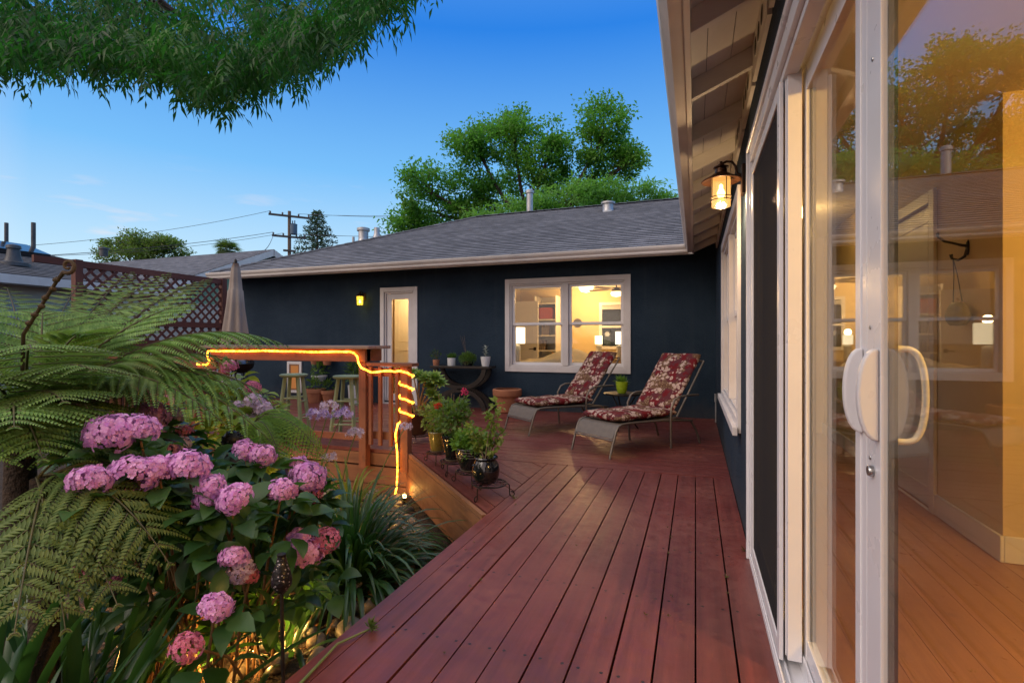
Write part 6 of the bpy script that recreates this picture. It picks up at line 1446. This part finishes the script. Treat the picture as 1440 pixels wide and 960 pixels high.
for s_ in np.linspace(.2, 1, 6): p = b0.lerp(P(80, 395, 2.13), s_); mb.lathe([(.0005, -.014), (.012, -.006), (.014, .003), (.0005, .014)], 8, tuple(p+Vector((random.uniform(-.012, .012), 0, .004))))
mb.build('fiddlehead', mat('fiddlehead_hair', (.085, .055, .025), (.05, .03, .015), 30, .9), fern, world=True, smooth='auto')
f2c = P(330, 600, 3.35); f2 = thing('lit_fern', 'fern coloured bright yellow green as if lamp lit beside the bar stools', 'fern', (f2c.x, f2c.y, GZ))
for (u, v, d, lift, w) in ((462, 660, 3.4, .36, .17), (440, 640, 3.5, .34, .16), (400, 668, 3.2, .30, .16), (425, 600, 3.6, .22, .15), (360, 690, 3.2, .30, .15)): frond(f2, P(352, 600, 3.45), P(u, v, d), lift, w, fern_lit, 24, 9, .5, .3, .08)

# ------------------------------------------------------------------ garden lights and ornaments
def ground_light(label, p, watts, col=(1.0, .52, .12), st=18, vis=True, r=.022):
    t = thing('garden_light', label, 'garden light', p, 0, 'small amber garden lights')
    mb = MB(); mb.tube([(0, 0, -.05), (0, 0, .045)], .007, 8); mb.lathe([(.0005, .045), (.018, .045), (.026, .06), (.026, .066), (.0005, .066)], 14, cap=False); mb.build('stake', black_metal, t, smooth='auto')
    mb = MB(); mb.lathe([(.0005, .067), (r*.8, .068), (r, .08), (r*.85, .094), (.0005, .10)], 14, cap=False); mb.build('lens', glow('amber_lens_%d' % len(bpy.data.materials), (1.0, .62, .18), st), t, smooth=True)
    mb = MB(); 
    for k in range(3): a = k*2*PI/3; mb.tube([(.024*math.cos(a), .024*math.sin(a), .066), (.026*math.cos(a), .026*math.sin(a), .108)], .0025, 5)
    mb.lathe([(.0005, .118), (.02, .112), (.032, .106), (.03, .105), (.0005, .108)], 14, cap=False); mb.build('cap', black_metal, t)
    point('garden_lamp', (0, 0, .15), watts, col, .02, t); return t
g = G(582, 704, GZ); ground_light('tiny amber garden light shining by the foot of the lit post', (-2.80, 4.56, GZ), 1.1)
ground_light('amber garden light hidden among the stones by the walkway', tuple(G(381, 905, GZ)), 9.0)
ground_light('amber garden light under the leaves at the heart of the pink hydrangea', tuple(Vector((P(300, 900, 2.42).x, P(300, 900, 2.42).y, GZ))), 4.0)
ground_light('amber garden light glowing behind the pink hydrangea near the black finial', (-3.05, 2.80, GZ+.12), 9.0)
ground_light('amber garden light below the yellow green hydrangea', (-3.75, 3.35, GZ+.1), 12.0)
ground_light('amber garden light at the foot of the bright fern', (-2.95, 3.45, GZ), 4.5)
ground_light('amber garden light low on the left under the tree fern', (-3.3, 2.15, GZ), 3.0)
# teardrop solar lantern on a stake
fil, tt = new_mat('pierced_metal'); co = N_(tt, 'ShaderNodeTexCoord').outputs['Object']; vo = N_(tt, 'ShaderNodeTexVoronoi'); vo.inputs['Scale'].default_value = 95; tt.links.new(co, vo.inputs['Vector'])
cfl = mixc(tt, maprange(tt, vo.outputs['Distance'], .22, .30, 1, 0), (.012, .011, .013), (.38, .34, .36)); finish(tt, cfl, .4, .4, vo.outputs['Distance'], .6, .004)
gp = G(405, 912, GZ); t = thing('stake_lantern', 'teardrop black pierced metal stake lantern among the hydrangea flowers', 'garden lantern', tuple(gp)); dl = 1.72; gp = P(402, 960, dl); gp.z = GZ; t.location = gp
z1 = P(395, 835, dl).z-GZ; z2 = P(395, 776, dl).z-GZ; q = (z2-z1); lx = Vector((P(396, 835, dl).x-gp.x, P(396, 835, dl).y-gp.y, 0))
mb = MB(); mb.tube([(0, 0, -.05), (lx.x*.6, lx.y*.6, z1*.6), (lx.x, lx.y, z1)], .006, 8); mb.build('stake', black_metal, t, smooth='auto')
mb = MB(); R = 14*dl/720; mb.lathe([(.006, z1), (R*.55, z1+q*.08), (R*.95, z1+q*.22), (R, z1+q*.33), (R*.85, z1+q*.52), (R*.55, z1+q*.75), (R*.38, z1+q*.90)], 20, tuple(lx), cap=False); mb.build('shade', fil, t, smooth='auto')
mb = MB(); mb.lathe([(R*.40, z1+q*.90), (R*.42, z1+q*.96), (.0005, z1+q)], 16, tuple(lx)); mb.build('cap', black_metal, t, smooth='auto')
mb = MB(); mb.lathe([(.05, 0), (.045, .02), (.012, .05), (.0005, .05)], 14); mb.build('foot', black_metal, t)
# dark ball finial
bp = P(327, 680, 2.75); t = thing('ball_finial', 'black studded ball finial on a short stake behind the hydrangea', 'garden ornament', (bp.x, bp.y, GZ)); zb = P(327, 619, 2.75).z-GZ; R = 13.5*2.75/720
mb = MB(); mb.lathe([(.0005, zb-R)]+[(R*math.cos(a), zb+R*math.sin(a)) for a in np.linspace(-1.4, 1.4, 13)]+[(.0005, zb+R)], 20, cap=False)
for d in rand_dirs(70): mb.lathe([(.007, 0), (.0005, .010)], 6, tuple(Vector(d)*R*.97+Vector((0, 0, zb))), Vector(d).to_track_quat('Z', 'Y').to_matrix(), cap=False)
mb.build('ball', black_metal, t, smooth='auto')
mb = MB(); mb.tube([(0, 0, 0), (0, 0, zb-R)], .012, 8); mb.lathe([(.05, zb-R*2.2), (.035, zb-R*1.6), (.02, zb-R*1.2), (.03, zb-R*.95)], 16, cap=False); mb.build('stake', black_metal, t, smooth='auto')

# ------------------------------------------------------------------ bits lying on the deck
t = thing('fallen_flower_stalk', 'fallen green flower stalk with a seed tuft lying along the walkway edge', 'flower stalk', (-1.25, 1.9, 0))
a = G(418, 965, .008); b = G(474, 905, .012); c = G(520, 884, .010); mb = MB(); mb.tube([P(380, 1000, 1.7), a, b, c], [.006, .006, .005, .004], 7); mb.build('stalk', stalk_m, t, world=True, smooth='auto')
n = 44; D = unit(rand_dirs(n)*.8+np.array([.35, .3, .55])); v, f = leaf_arrays(np.tile(np.array(c)+np.array([0, 0, .006]), (n, 1)), D, rand_dirs(n), RNG.uniform(.03, .055, n), .007, .05); np_mesh('seed_tuft', v, f, leaf_mat('seed_tuft_green', (.06, .08, .03), (.14, .16, .06)), t)
LL = 'tiny dry leaf scrap lying loose on the red walkway boards'
for lab, (u, v_), s in [(LL, (random.uniform(600, 1040), random.uniform(690, 940)), random.uniform(.006, .013)) for k in range(16)]+[('curled dark dry leaf on the walkway beside the nearest plant stand', (724, 700), .03), ('brown twig by the wall at the edge of the walkway', (1049, 774), .03), ('small pale dry leaf in the gap near the sliding door', (1021, 811), .016), ('pale thin dry leaf across a board gap in the middle of the walkway', (944, 755), .014)]:
    p = G(u, v_, .002); p.x = max(p.x, DX+.12) if lab == LL else p.x; n = 5; D = unit(rand_dirs(n)*np.array([1, 1, .2])+np.array([0, 0, .25])); vv, ff = leaf_arrays(np.zeros((n, 3)), D, np.tile([[0, 0, 1.]], (n, 1)), s*1.3, s*.5, -.35)
    o = np_mesh('dry_leaf', vv, ff, leaf_mat('dry_leaf_%d' % int(u), (.05, .025, .015), (.16, .09, .05))); o.location = p; tag(o, lab, 'dry leaf', 'leaf scraps on the walkway' if lab == LL else None)
